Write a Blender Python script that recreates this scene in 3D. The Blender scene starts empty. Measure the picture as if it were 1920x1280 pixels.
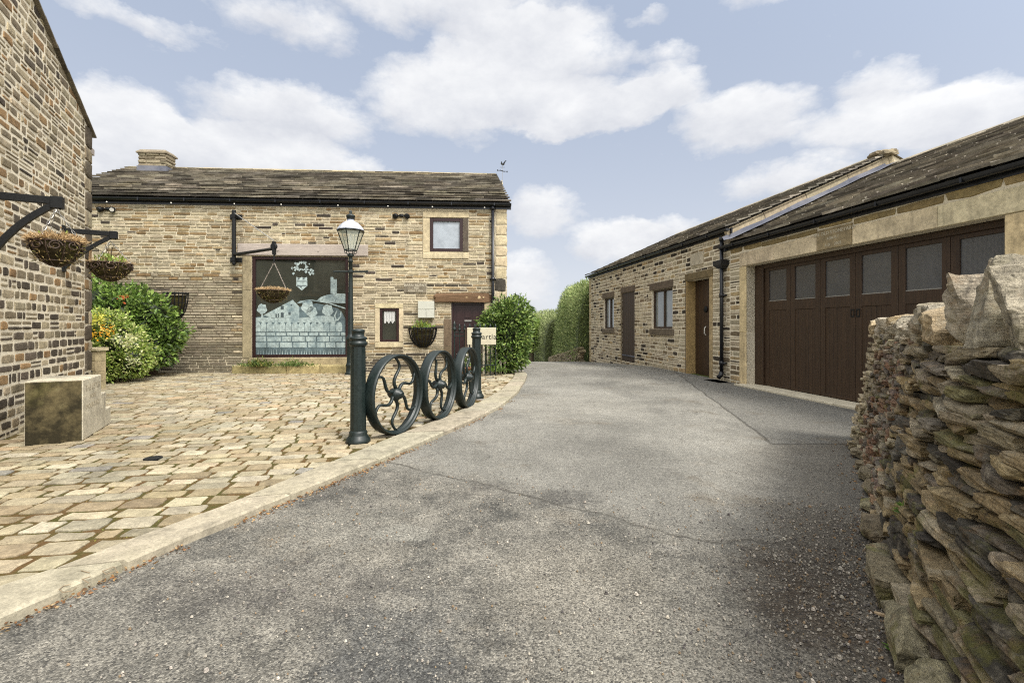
import bpy, math, random
import numpy as np
from mathutils import Vector, noise as mnoise
R = random.Random(7)
NP = np.random.default_rng(11)
S = bpy.context.scene
C = S.collection
H, F, HX, HY = 1.45, 880.0, 960.0, 610.0      # eye height, focal length in photo pixels, horizon

# ------------------------------------------------------------------ camera, exposure
cd = bpy.data.cameras.new('camera'); cam = bpy.data.objects.new('camera', cd); C.objects.link(cam)
cam.location = (0, 0, H); cam.rotation_euler = (math.radians(90), 0, 0)
cd.sensor_width = 36.0; cd.lens = F/1920*36.0; cd.shift_y = -30/1920
cd.clip_start = 0.05; cd.clip_end = 3000
S.camera = cam
S.view_settings.view_transform = 'Standard'; S.view_settings.look = 'None'
S.view_settings.exposure = 0.32; S.view_settings.gamma = 1.0
S.view_settings.use_curve_mapping = False

# ------------------------------------------------------------------ sun and sky
SUN = Vector((0.45, -0.50, 0.90)).normalized()
sd = bpy.data.lights.new('sun', 'SUN'); so = bpy.data.objects.new('sun', sd); C.objects.link(so)
sd.energy = 3.5; sd.angle = math.radians(14); sd.color = (1.0, 0.955, 0.875)
so.rotation_euler = SUN.to_track_quat('Z', 'Y').to_euler(); so.location = (5, -10, 30)
W = bpy.data.worlds.new('World'); S.world = W; W.use_nodes = True
def world_sky():
    nt = W.node_tree; N = nt.nodes; L = nt.links; N.clear()
    def node(t, **k):
        n = N.new(t)
        for a, b in k.items(): setattr(n, a, b)
        return n
    def m(op, a, b=None, c=None, clamp=False):
        n = node('ShaderNodeMath', operation=op); n.use_clamp = clamp
        for i, x in enumerate((a, b, c)):
            if x is None: continue
            if isinstance(x, (int, float)): n.inputs[i].default_value = x
            else: L.new(x, n.inputs[i])
        return n.outputs[0]
    def mixc(f, a, b):
        n = node('ShaderNodeMix', data_type='RGBA')
        if isinstance(f, (int, float)): n.inputs[0].default_value = f
        else: L.new(f, n.inputs[0])
        for i, x in ((6, a), (7, b)):
            if isinstance(x, tuple): n.inputs[i].default_value = (*x, 1)
            else: L.new(x, n.inputs[i])
        return n.outputs[2]
    tc = node('ShaderNodeTexCoord')
    sep = node('ShaderNodeSeparateXYZ'); L.new(tc.outputs['Generated'], sep.inputs[0])
    x, y, z = sep.outputs
    az = m('ARCTAN2', x, y); el = m('ARCSINE', z)
    # wispy distortion of the sky coordinates
    def nz(scale, detail, rough=0.55, seed=0.0):
        mp = node('ShaderNodeMapping'); L.new(tc.outputs['Generated'], mp.inputs[0])
        mp.inputs['Location'].default_value = (seed, seed*.7, seed*.3); mp.inputs['Scale'].default_value = (1, 1, 1.7)
        n = node('ShaderNodeTexNoise'); L.new(mp.outputs[0], n.inputs[0])
        n.inputs['Scale'].default_value = scale; n.inputs['Detail'].default_value = detail; n.inputs['Roughness'].default_value = rough
        return n
    d1 = nz(7, 7, 0.6, 3.1); sc = node('ShaderNodeSeparateColor'); L.new(d1.outputs['Color'], sc.inputs[0])
    azd = m('ADD', az, m('MULTIPLY', m('SUBTRACT', sc.outputs[0], .5), .10))
    eld = m('ADD', el, m('MULTIPLY', m('SUBTRACT', sc.outputs[1], .5), .09))
    clouds = [(540,48,150,44,.7),(830,22,300,48,.75),(1010,105,165,75,1.05),(850,185,150,88,1.1),(1060,208,210,50,1.0),
              (540,214,165,62,1.05),(240,235,125,80,1.2),(430,288,340,50,1.25),(1240,165,80,48,1),(1385,225,120,66,1.1),
              (1650,232,190,52,1.05),(1640,160,100,38,.8),(1820,215,160,80,1.15),(1480,340,140,36,.85),(1155,450,85,42,1.05),
              (1010,402,75,46,.95),(975,535,80,60,.9),(230,20,190,26,.65),(1255,95,60,26,.6),(1220,22,45,18,.5),(1270,425,80,26,.7),
              (1100,225,120,40,.9),(60,300,200,120,1.1),(2050,330,200,90,1.0),(1500,-60,160,50,.7),(700,-70,400,60,.7)]
    acc = hacc = None
    for px, py, rx, ry, wt in clouds:
        sx, tz = (px-HX)/F, (HY-py)/F
        a0 = math.atan2(sx, 1); e0 = math.atan(tz/math.hypot(sx, 1))
        ra = rx/F*math.cos(a0)**2; re = ry/F*math.cos(a0)*math.cos(e0)**2
        da = m('DIVIDE', m('SUBTRACT', azd, a0), ra); de = m('DIVIDE', m('SUBTRACT', eld, e0), re)
        r2 = m('ADD', m('MULTIPLY', da, da), m('MULTIPLY', de, de))
        w = m('MULTIPLY', m('SUBTRACT', 1.6, r2, clamp=True) if False else m('MAXIMUM', m('SUBTRACT', 1.5, r2), 0), wt)
        hw = m('MULTIPLY', w, de)
        acc = w if acc is None else m('ADD', acc, w)
        hacc = hw if hacc is None else m('ADD', hacc, hw)
    hgt = m('DIVIDE', hacc, m('ADD', acc, .05))
    n2 = nz(19, 10, .64, 8.4); n3 = nz(3.2, 9, .6, 1.7); n4 = nz(9, 9, .62, 5.2)
    dens = m('ADD', m('MULTIPLY', acc, .9), m('MULTIPLY', m('SUBTRACT', n2.outputs[0], .5), 1.45))
    mask = m('SMOOTH_MIN', 1.0, m('MAXIMUM', m('DIVIDE', m('SUBTRACT', dens, .22), .72), 0), .25)
    # elsewhere on the dome: broken cloud from noise alone
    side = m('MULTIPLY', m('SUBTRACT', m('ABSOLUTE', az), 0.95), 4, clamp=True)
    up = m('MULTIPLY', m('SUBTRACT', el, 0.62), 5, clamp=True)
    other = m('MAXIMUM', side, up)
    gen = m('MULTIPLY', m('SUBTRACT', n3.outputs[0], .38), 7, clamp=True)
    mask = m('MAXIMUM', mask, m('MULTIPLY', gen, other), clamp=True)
    sky = node('ShaderNodeTexSky', sky_type='NISHITA'); sky.sun_disc = False
    sky.sun_elevation = math.asin(SUN.z); sky.sun_rotation = math.atan2(SUN.x, SUN.y)
    sky.air_density = 1.0; sky.dust_density = 1.6; sky.ozone_density = 1.2
    sk = node('ShaderNodeVectorMath', operation='SCALE'); L.new(sky.outputs[0], sk.inputs[0]); sk.inputs['Scale'].default_value = SKYK
    haze = m('POWER', m('SUBTRACT', 1, m('MAXIMUM', z, 0), clamp=True), 3.6)
    blue = mixc(.88, sk.outputs[0], (3.7, 4.35, 5.6))
    blue = mixc(m('MULTIPLY', haze, .85), blue, (7.0, 7.2, 7.5))
    # cloud colour: bright crowns, lilac-grey undersides
    sh = m('ADD', m('MULTIPLY', hgt, .42), m('MULTIPLY', m('SUBTRACT', n4.outputs[0], .5), 1.9))
    sh = m('ADD', sh, .58, clamp=True)
    cc = mixc(sh, (5.6, 5.75, 6.2), (8.2, 8.2, 8.2))
    cc = mixc(other, cc, (11.6, 11.3, 10.6))  # out-of-view cloud made brighter, added as fill light for walls and garage
    col = mixc(m('MULTIPLY', mask, .88), blue, cc)
    # glow added to the sky around the sun, for softer light on the walls
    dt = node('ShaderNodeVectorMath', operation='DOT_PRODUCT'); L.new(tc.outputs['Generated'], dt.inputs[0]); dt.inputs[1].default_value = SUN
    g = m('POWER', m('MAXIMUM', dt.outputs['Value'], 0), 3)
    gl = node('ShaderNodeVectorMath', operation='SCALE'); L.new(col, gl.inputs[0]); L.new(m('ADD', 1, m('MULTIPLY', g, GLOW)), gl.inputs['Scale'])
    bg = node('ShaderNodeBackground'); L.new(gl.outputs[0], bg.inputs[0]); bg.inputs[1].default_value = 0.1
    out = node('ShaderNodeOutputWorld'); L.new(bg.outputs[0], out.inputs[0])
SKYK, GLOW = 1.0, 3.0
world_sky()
W.cycles.sampling_method = 'MANUAL'; W.cycles.sample_map_resolution = 512
S.cycles.max_bounces = 6; S.cycles.diffuse_bounces = 3; S.cycles.glossy_bounces = 3
S.cycles.use_denoising = False; S.cycles.use_adaptive_sampling = True; S.cycles.adaptive_threshold = 0.004; S.cycles.filter_width = 1.15; S.cycles.sample_clamp_indirect = 4.0

# ------------------------------------------------------------------ materials
def newmat(name):
    mt = bpy.data.materials.new(name); mt.use_nodes = True
    nt = mt.node_tree; nt.nodes.clear()
    return mt, nt
class NB:
    """small node builder"""
    def __init__(s, nt): s.nt = nt; s.N = nt.nodes; s.L = nt.links; s._tc = None
    def node(s, t, **k):
        n = s.N.new(t)
        for a, b in k.items(): setattr(n, a, b)
        return n
    def put(s, sock, v):
        if isinstance(v, bpy.types.NodeSocket): s.L.new(v, sock)
        elif isinstance(v, tuple) and sock.type == 'RGBA': sock.default_value = (*v[:3], 1)
        else: sock.default_value = v
    def m(s, op, a, b=None, clamp=False):
        n = s.node('ShaderNodeMath', operation=op); n.use_clamp = clamp
        s.put(n.inputs[0], a)
        if b is not None: s.put(n.inputs[1], b)
        return n.outputs[0]
    def tc(s):
        if s._tc is None: s._tc = s.node('ShaderNodeTexCoord').outputs['Object']
        return s._tc
    def noise(s, scale, detail=4, rough=.55, stretch=None, dist=0.0):
        n = s.node('ShaderNodeTexNoise'); n.inputs['Scale'].default_value = scale
        n.inputs['Detail'].default_value = detail; n.inputs['Roughness'].default_value = rough; n.inputs['Distortion'].default_value = dist
        v = s.tc()
        if stretch:
            mp = s.node('ShaderNodeMapping'); s.L.new(v, mp.inputs[0]); mp.inputs['Scale'].default_value = stretch; v = mp.outputs[0]
        s.L.new(v, n.inputs['Vector']); return n.outputs['Fac']
    def vor(s, scale, feature='F1', out='Distance', rand=1.0):
        n = s.node('ShaderNodeTexVoronoi', feature=feature); n.inputs['Scale'].default_value = scale
        n.inputs['Randomness'].default_value = rand
        s.L.new(s.tc(), n.inputs['Vector']); return n.outputs[out]
    def rng(s, v, a, b, c=0.0, d=1.0):
        n = s.node('ShaderNodeMapRange'); s.put(n.inputs[0], v)
        for i, x in zip((1, 2, 3, 4), (a, b, c, d)): n.inputs[i].default_value = x
        return n.outputs[0]
    def mix(s, f, a, b, blend='MIX'):
        n = s.node('ShaderNodeMix', data_type='RGBA', blend_type=blend)
        s.put(n.inputs[0], f); s.put(n.inputs[6], a); s.put(n.inputs[7], b); return n.outputs[2]
    def scale(s, col, f):
        n = s.node('ShaderNodeVectorMath', operation='SCALE'); s.put(n.inputs[0], col) if isinstance(col, bpy.types.NodeSocket) else setattr(n.inputs[0], 'default_value', col[:3])
        s.put(n.inputs['Scale'], f); return n.outputs[0]
    def attr(s, name='Col'):
        n = s.node('ShaderNodeAttribute'); n.attribute_name = name; return n.outputs['Color']
    def bump(s, h, strength=.5, dist=.01, normal=None):
        n = s.node('ShaderNodeBump'); n.inputs['Strength'].default_value = strength; n.inputs['Distance'].default_value = dist
        s.L.new(h, n.inputs['Height'])
        if normal is not None: s.L.new(normal, n.inputs['Normal'])
        return n.outputs[0]
    def out(s, col, rough=.8, normal=None, spec=.3, metal=0.0, extra=None):
        p = s.node('ShaderNodeBsdfPrincipled'); s.put(p.inputs['Base Color'], col); s.put(p.inputs['Roughness'], rough)
        s.put(p.inputs['Specular IOR Level'], spec); s.put(p.inputs['Metallic'], metal)
        if normal is not None: s.L.new(normal, p.inputs['Normal'])
        if extra:
            for k, v in extra.items(): s.put(p.inputs[k], v)
        o = s.node('ShaderNodeOutputMaterial'); s.L.new(p.outputs[0], o.inputs[0]); return p

def stone_mat(name, sc=1.0, soot=.35, bumpd=.012, rough=.9, moss=0.0, pale=.25):
    mt, nt = newmat(name); b = NB(nt)
    c = b.attr()
    n1 = b.noise(9*sc, 5, .65); n2 = b.noise(55*sc, 4, .7); n3 = b.noise(2.1*sc, 4, .6)
    c = b.scale(c, b.rng(n1, .25, .75, .62, 1.3)); c = b.scale(c, b.rng(n2, .3, .7, .74, 1.22))
    c = b.scale(c, b.rng(b.noise(.45, 3, .6), .3, .7, .84, 1.12)); c = b.mix(b.m('MULTIPLY', b.rng(b.noise(1.5, 5, .7, (2.2, 2.2, .30)), .54, .70), .38), c, (.06, .05, .04))
    if pale: c = b.mix(b.m('MULTIPLY', b.rng(b.noise(23*sc, 5, .7), .58, .75), pale), c, (.50, .45, .34))
    c = b.mix(b.m('MULTIPLY', b.rng(b.noise(5.5*sc, 6, .75), .54, .72), soot), c, (.035, .03, .025))
    if moss: c = b.mix(b.m('MULTIPLY', b.rng(n3, .5, .68), moss), c, (.10, .105, .025))
    h = b.m('ADD', b.m('MULTIPLY', n1, .6), b.m('MULTIPLY', n2, .55))
    b.out(c, rough, b.bump(h, .8, bumpd), .2); return mt
def flat_mat(name, col, rough=.7, sc=14, var=.25, bumps=.3, bumpd=.004, spec=.3, metal=0.0, stretch=None, dirt=None, dirtf=.4):
    mt, nt = newmat(name); b = NB(nt)
    n1 = b.noise(sc, 5, .65, stretch); n2 = b.noise(sc*.22, 4, .6, stretch)
    c = b.scale(col, b.rng(n1, .25, .75, 1-var, 1+var))
    if dirt: c = b.mix(b.m('MULTIPLY', b.rng(n2, .45, .7), dirtf), c, dirt)
    b.out(c, b.rng(n1, .2, .8, max(rough-.12, .05), min(rough+.12, 1)), b.bump(n1, bumps, bumpd), spec, metal); return mt
M = {}
M['stone'] = stone_mat('coursed_stone', 1.0, .28, .012)
M['stone_near'] = stone_mat('gritstone', 1.0, .5, .016, pale=.35)
M['dressed'] = stone_mat('dressed_stone', .8, .12, .005, pale=.2)
M['ashlar'] = stone_mat('smooth_ashlar', .35, .03, .002, pale=.1)
def mortar_mat(name):
    mt, nt = newmat(name); b = NB(nt); n = b.noise(30, 5, .65)
    c = b.scale(b.attr(), b.rng(n, .25, .75, .75, 1.22)); c = b.mix(b.m('MULTIPLY', b.rng(b.noise(4, 5, .65), .5, .7), .4), c, (.22, .18, .12))
    b.out(c, .95, b.bump(n, .7, .006), .1); return mt
M['mortar'] = mortar_mat('mortar')
M['mortar_pale'] = flat_mat('pale_mortar', (.70, .63, .49), .95, 30, .16, .7, .006, .1, dirt=(.52, .45, .33), dirtf=.35)
M['slate'] = stone_mat('stone_slate', 1.0, .5, .01, pale=.08, moss=.04)
M['sett'] = stone_mat('sett_stone', 1.2, .22, .008, .8, pale=.3)
M['kerb'] = stone_mat('kerb_stone', 1.1, .35, .006, .8, moss=.1, pale=.15)
def drystone_mat(name, mossk, palek, sc=1.0):
    mt, nt = newmat(name); b = NB(nt); c = b.attr()
    n1 = b.noise(16*sc, 8, .72); n2 = b.noise(90*sc, 5, .75); n3 = b.noise(5*sc, 5, .65); lay = b.noise(7*sc, 6, .7, (1, 1, 9))
    c = b.scale(c, b.rng(n1, .3, .7, .45, 1.45)); c = b.scale(c, b.rng(n2, .3, .7, .65, 1.35)); c = b.scale(c, b.rng(lay, .35, .65, .72, 1.2))
    c = b.mix(b.m('MULTIPLY', b.rng(b.noise(9*sc, 6, .75), .52, .68), palek), c, (.46, .41, .31))
    c = b.mix(b.m('MULTIPLY', b.rng(b.noise(6.3*sc, 6, .7), .55, .68), .5), c, (.27, .16, .07))
    c = b.mix(b.m('MULTIPLY', b.rng(b.noise(11*sc, 6, .75), .55, .68), .7), c, (.045, .04, .034))
    c = b.mix(b.m('MULTIPLY', b.rng(b.noise(3.1, 6, .72), .54, .63), mossk), c, (.155, .15, .03))
    h = b.m('ADD', b.m('MULTIPLY', n1, .8), b.m('ADD', b.m('MULTIPLY', n2, .35), b.m('MULTIPLY', lay, .6)))
    b.out(c, .9, b.bump(h, 1.0, .03), .2); return mt
M['dry'] = drystone_mat('dry_wall_stone', .55, .45)
M['cope'] = drystone_mat('cope_stone', .15, .75, .8)
M['block'] = stone_mat('mounting_block_stone', .7, .05, .006, .85, moss=.1, pale=.1)
M['concrete'] = flat_mat('concrete', (.52, .47, .36), .9, 16, .2, .4, .004, .1, dirt=(.3, .26, .18))
M['iron'] = flat_mat('dark_green_iron_paint', (.007, .013, .012), .42, 40, .35, .5, .0012, .4, dirt=(.018, .025, .023), dirtf=.5)
M['black'] = flat_mat('black_iron', (.007, .0075, .008), .5, 40, .3, .3, .0012, .25)
M['plastic'] = flat_mat('black_gutter', (.008, .009, .012), .35, 8, .3, .15, .002, .45, stretch=(1, 1, .4))
M['wood'] = flat_mat('brown_painted_wood', (.046, .026, .014), .48, 14, .5, .6, .002, .35, stretch=(6, 6, .25), dirt=(.024, .014, .009), dirtf=.6)
M['darkwood'] = flat_mat('dark_red_brown_frame', (.022, .008, .008), .4, 18, .25, .3, .001, .4, stretch=(5, 5, .4))
M['oldwood'] = flat_mat('weathered_oak', (.052, .032, .019), .6, 16, .4, .5, .002, .3, stretch=(6, 6, .4), dirt=(.02, .014, .010))
M['beam'] = flat_mat('grey_timber_lintel', (.36, .31, .27), .85, 12, .25, .5, .004, .2, stretch=(.6, 3, 6), dirt=(.2, .17, .15))
M['lead'] = flat_mat('lead_flashing', (.10, .105, .13), .85, 5, .3, .6, .012, .12, dirt=(.19, .19, .21), dirtf=.8)
M['box'] = flat_mat('grey_meter_box', (.42, .42, .36), .6, 5, .06, .1, .001, .3)
M['signboard'] = flat_mat('cream_sign_paint', (.46, .42, .31), .6, 12, .1, .1, .001, .2)
M['white'] = flat_mat('white_paint', (.62, .60, .54), .6, 12, .06, .1, .001, .3)
M['pale_stone'] = stone_mat('pale_block', .6, .04, .003)
M['hay'] = flat_mat('dry_moss_hay', (.42, .29, .14), .9, 60, .45, .8, .004, .1)
M['liner'] = flat_mat('dark_moss_liner', (.032, .024, .012), .95, 25, .7, 1.0, .012, .1, dirt=(.10, .10, .02), dirtf=.5)
M['soil'] = flat_mat('bed_soil', (.03, .02, .013), .95, 20, .4, .8, .01, .1)
M['wire'] = flat_mat('galvanised_chain', (.30, .29, .27), .5, 40, .2, .2, .001, .5, .6)
M['rust'] = flat_mat('rusty_iron', (.05, .03, .02), .6, 40, .4, .4, .001, .4)
def glass_mat(name, col, rough=.08, metal=0.0, wires=False):
    mt, nt = newmat(name); b = NB(nt); c = col
    n = b.noise(3, 3, .6)
    c = b.scale(col, b.rng(n, .2, .8, .7, 1.3))
    if wires: c = b.mix(1.0, c, b.attr(), 'MULTIPLY')
    if wires:
        w = b.node('ShaderNodeAttribute'); w.attribute_name = 'Grid'
        sep = b.node('ShaderNodeSeparateXYZ'); b.L.new(w.outputs['Vector'], sep.inputs[0])
        g = None
        for i in (0, 1):
            fr = b.m('FRACT', b.m('MULTIPLY', sep.outputs[i], 62.0))
            l = b.m('GREATER_THAN', fr, .72); g = l if g is None else b.m('MAXIMUM', g, l)
        c = b.mix(b.m('MULTIPLY', g, .6), c, (.16, .16, .165))
    b.out(c, rough, b.bump(n, .08, .01), .5, metal, {'Coat Weight': .6, 'Coat Roughness': .05} if not wires else {'Coat Weight': .15}); return mt
M['glass'] = glass_mat('dark_window_glass', (.026, .028, .022))
M['glass_sky'] = glass_mat('window_glass_with_pale_blind', (.30, .33, .36))
M['glass_wire'] = glass_mat('georgian_wired_glass', (.035, .038, .042), .25, 0, True)
M['glass_curtain'] = glass_mat('glass_with_grey_net_curtain', (.17, .19, .19))
M['etch'] = flat_mat('etched_glass_frosting', (.30, .36, .35), .7, 14, .5, .2, .001, .3, dirt=(.10, .15, .17), dirtf=.8)
M['etch2'] = flat_mat('etched_glass_dark_line', (.045, .06, .065), .6, 9, .3, .1, .001, .3)
def lamp_glass():
    mt, nt = newmat('lantern_glass'); b = NB(nt)
    p = b.out((.62, .66, .56), .12, None, .5, 0, {'Alpha': .42, 'Transmission Weight': 0.0})
    return mt
M['lace'] = flat_mat('lace', (.42, .42, .40), .9, 60, .35, .5, .002, .1)
M['lampglass'] = lamp_glass()
def leaf_mat(name, gloss=.45, trans=.28):
    mt, nt = newmat(name); b = NB(nt)
    c = b.attr(); p = b.node('ShaderNodeBsdfPrincipled'); b.L.new(c, p.inputs['Base Color'])
    p.inputs['Roughness'].default_value = gloss; p.inputs['Specular IOR Level'].default_value = .4
    t = b.node('ShaderNodeBsdfTranslucent'); b.L.new(b.scale(c, 1.3), t.inputs[0])
    mx = b.node('ShaderNodeMixShader'); mx.inputs[0].default_value = trans
    b.L.new(p.outputs[0], mx.inputs[1]); b.L.new(t.outputs[0], mx.inputs[2])
    o = b.node('ShaderNodeOutputMaterial'); b.L.new(mx.outputs[0], o.inputs[0]); return mt
M['leaf'] = leaf_mat('leaves'); M['dryleaf'] = leaf_mat('dry_leaves', .8, .1); M['hedgeleaf'] = leaf_mat('conifer_sprays', .7, .2)
def vcol_mat(name, rough=.85):
    mt, nt = newmat(name); b = NB(nt); n = b.noise(40, 3, .6)
    b.out(b.scale(b.attr(), b.rng(n, .3, .7, .75, 1.2)), rough, b.bump(n, .5, .003), .25); return mt
M['vcol'] = vcol_mat('painted_by_colour')

def road_mat():
    mt, nt = newmat('asphalt'); b = NB(nt)
    sep = b.node('ShaderNodeSeparateXYZ'); b.L.new(b.tc(), sep.inputs[0]); x, y, z = sep.outputs
    big = b.noise(.55, 5, .6); mid = b.noise(2.3, 5, .65); fine = b.noise(70, 4, .75); fine2 = b.noise(170, 3, .7)
    # resurfaced sheet ends along a ragged line that crosses the drive about four metres out
    wob = b.m('MULTIPLY', b.m('SUBTRACT', b.noise(1.3, 4, .6), .5), .9)
    line = b.m('ADD', b.m('ADD', y, b.m('MULTIPLY', x, .70)), b.m('MULTIPLY', wob, .6)); line = b.m('SUBTRACT', line, b.m('MULTIPLY', b.m('MAXIMUM', b.m('SUBTRACT', x, 1.15), 0), .42))          # ~4.4 on the joint
    coarse = b.rng(line, 4.45, 3.80, 0, 1)
    # the apron patch in front of the garage
    ap = b.m('SUBTRACT', x, b.m('MULTIPLY', y, .214))                              # ~7.9 on its edge
    apw = b.m('ADD', ap, b.m('MULTIPLY', wob, .15))
    apron = b.m('MULTIPLY', b.rng(apw, 1.94, 1.98), b.rng(b.m('ADD', y, b.m('MULTIPLY', wob, .1)), 5.72, 5.78))
    lightc = b.mix(b.rng(big, .35, .65), (.145, .138, .122), (.262, .248, .218))
    coarsec = b.mix(b.rng(b.m('ADD', b.m('MULTIPLY', mid, .6), b.m('MULTIPLY', b.noise(5.5, 6, .7), .4)), .38, .60), (.078, .075, .067), (.225, .208, .177))
    c = b.mix(coarse, lightc, coarsec)
    c = b.mix(b.m('MULTIPLY', apron, .75), c, (.150, .143, .128))
    # darker tarmac against the dry wall
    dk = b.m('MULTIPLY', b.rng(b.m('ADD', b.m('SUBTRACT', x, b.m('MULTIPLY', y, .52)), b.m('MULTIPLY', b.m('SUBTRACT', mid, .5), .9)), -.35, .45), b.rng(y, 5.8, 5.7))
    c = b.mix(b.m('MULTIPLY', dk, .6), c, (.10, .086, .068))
    # tyre-darkened bands and stains
    c = b.mix(b.m('MULTIPLY', b.rng(b.noise(.9, 4, .55, (1.6, .45, 1)), .55, .72), .5), c, (.085, .08, .072))
    c = b.mix(b.m('MULTIPLY', b.rng(b.noise(1.6, 5, .65), .6, .72), .55), c, (.07, .066, .06))
    # brown grit beside the kerb line and wall
    c = b.mix(b.m('MULTIPLY', b.rng(b.noise(.8, 6, .7), .56, .7), .35), c, (.16, .115, .065))
    brk = b.noise(11, 5, .7)
    for cx, cy, rx, ry, k_, colr in ((-.75,3.30,.19,.13,.55,(.24,.23,.20)),(-.58,4.18,.11,.10,.45,(.24,.225,.19)),(-.85,2.97,.22,.16,.4,(.22,.20,.165)),(1.02,3.07,.09,.06,.4,(.24,.225,.20)),
                              (.90,5.3,.9,1.0,.42,(.10,.095,.085)),(.45,3.95,.35,.22,.7,(.07,.066,.06)),(-.25,4.15,.5,.22,.4,(.10,.092,.08)),(-.55,2.1,.35,.5,.5,(.09,.09,.088)),(-1.3,2.6,.8,.3,.4,(.10,.09,.08)),(.35,2.7,.5,.5,.35,(.30,.27,.22)),(1.55,2.35,.35,.55,.7,(.060,.044,.030)),(1.75,2.75,.35,.45,.6,(.055,.042,.030)),(2.2,3.3,.4,.5,.5,(.06,.048,.035)),(-.35,1.9,.4,.35,.5,(.07,.07,.068)),(.6,2.0,.5,.35,.4,(.27,.25,.21)),(-1.2,3.4,.6,.35,.35,(.25,.235,.2)),(1.0,8.5,1.4,1.6,.4,(.30,.28,.24)),(2.2,14.5,2.0,1.2,.4,(.12,.115,.105))):
        dx = b.m('DIVIDE', b.m('SUBTRACT', x, cx), rx); dy = b.m('DIVIDE', b.m('SUBTRACT', y, cy), ry)
        r2 = b.m('ADD', b.m('ADD', b.m('MULTIPLY', dx, dx), b.m('MULTIPLY', dy, dy)), b.m('ADD', b.m('MULTIPLY', b.m('SUBTRACT', mid, .5), 2.6), b.m('MULTIPLY', b.m('SUBTRACT', brk, .5), 2.4)))
        soft = .12 if max(rx, ry) < .24 and colr[0] > .2 else .9
        c = b.mix(b.m('MULTIPLY', b.rng(r2, 1.0+soft*.3, 1.0-soft), k_), c, colr)
    c = b.mix(1.0, c, (.865, .87, .86), 'MULTIPLY')
    # aggregate
    v = b.vor(130, 'F1', 'Color'); vs = b.node('ShaderNodeSeparateColor'); b.L.new(v, vs.inputs[0])
    amp = b.rng(coarse, 0, 1, .78, 1.05)
    c = b.scale(c, b.rng(b.noise(9, 6, .7), .3, .7, .86, 1.15)); c = b.scale(c, b.rng(b.noise(28, 5, .7), .3, .7, .88, 1.13))
    g = b.m('ADD', 1, b.m('MULTIPLY', b.m('SUBTRACT', vs.outputs[0], .5), b.m('MULTIPLY', amp, .95)))
    c = b.scale(c, g)
    c = b.mix(b.m('MULTIPLY', b.m('GREATER_THAN', vs.outputs[1], .93), b.m('MULTIPLY', amp, .40)), c, (.40, .37, .31))
    c = b.mix(b.m('MULTIPLY', b.m('LESS_THAN', vs.outputs[2], .10), b.m('MULTIPLY', amp, .6)), c, (.035, .035, .035))
    c = b.scale(c, b.rng(fine, .3, .7, .72, 1.28))
    # cracks
    cw = b.node('ShaderNodeTexVoronoi', feature='DISTANCE_TO_EDGE'); cw.inputs['Scale'].default_value = .33
    ds = b.node('ShaderNodeVectorMath', operation='ADD'); nn = b.node('ShaderNodeTexNoise'); nn.inputs['Scale'].default_value = 3.0; nn.inputs['Detail'].default_value = 6
    b.L.new(b.tc(), nn.inputs['Vector']); sc2 = b.node('ShaderNodeVectorMath', operation='SCALE'); sc2.inputs['Scale'].default_value = .5
    b.L.new(nn.outputs['Color'], sc2.inputs[0]); b.L.new(b.tc(), ds.inputs[0]); b.L.new(sc2.outputs[0], ds.inputs[1]); b.L.new(ds.outputs[0], cw.inputs['Vector'])
    crack = b.m('MULTIPLY', b.rng(cw.outputs['Distance'], .003, .009, 1, 0), b.m('MULTIPLY', b.rng(b.noise(.9, 2), .52, .6), .45))
    edge = b.rng(b.m('ABSOLUTE', b.m('SUBTRACT', line, 4.06)), .008, .022, 1, 0)
    edge = b.m('MULTIPLY', edge, b.rng(mid, .3, .6, .1, 1))
    e2 = b.m('MULTIPLY', b.rng(b.m('ABSOLUTE', b.m('SUBTRACT', apw, 1.96)), .008, .03, 1, 0), b.rng(y, 5.7, 5.8))
    e3 = b.m('MULTIPLY', b.rng(b.m('ABSOLUTE', b.m('SUBTRACT', b.m('ADD', y, b.m('MULTIPLY', wob, .1)), 5.75)), .01, .035, 1, 0), b.rng(apw, 1.93, 1.96))
    ck = b.m('MAXIMUM', b.m('MAXIMUM', crack, edge), b.m('MAXIMUM', e2, e3))
    c = b.mix(b.m('MULTIPLY', ck, .55), c, (.03, .026, .02))
    h = b.m('ADD', b.m('MULTIPLY', b.vor(130), -.7), b.m('MULTIPLY', fine, .6)); h = b.m('MULTIPLY', h, amp)
    h = b.m('SUBTRACT', h, b.m('MULTIPLY', ck, 1.5))
    b.out(c, .9, b.bump(h, .9, .010), .2); return mt
M['road'] = road_mat()
def bed_mat():
    mt, nt = newmat('mossy_sand_joint'); b = NB(nt)
    c = b.mix(b.rng(b.noise(5, 6, .7), .42, .58), (.100, .060, .026), (.062, .058, .018))
    c = b.mix(b.rng(b.noise(60, 3, .7), .6, .75), c, (.22, .16, .09))
    b.out(c, .95, b.bump(b.noise(60, 4, .7), .9, .012), .1); return mt
M['bed'] = bed_mat()
M['ground'] = flat_mat('rough_grass', (.07, .09, .025), .95, 3, .4, .6, .02, .1, dirt=(.12, .10, .05))

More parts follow.
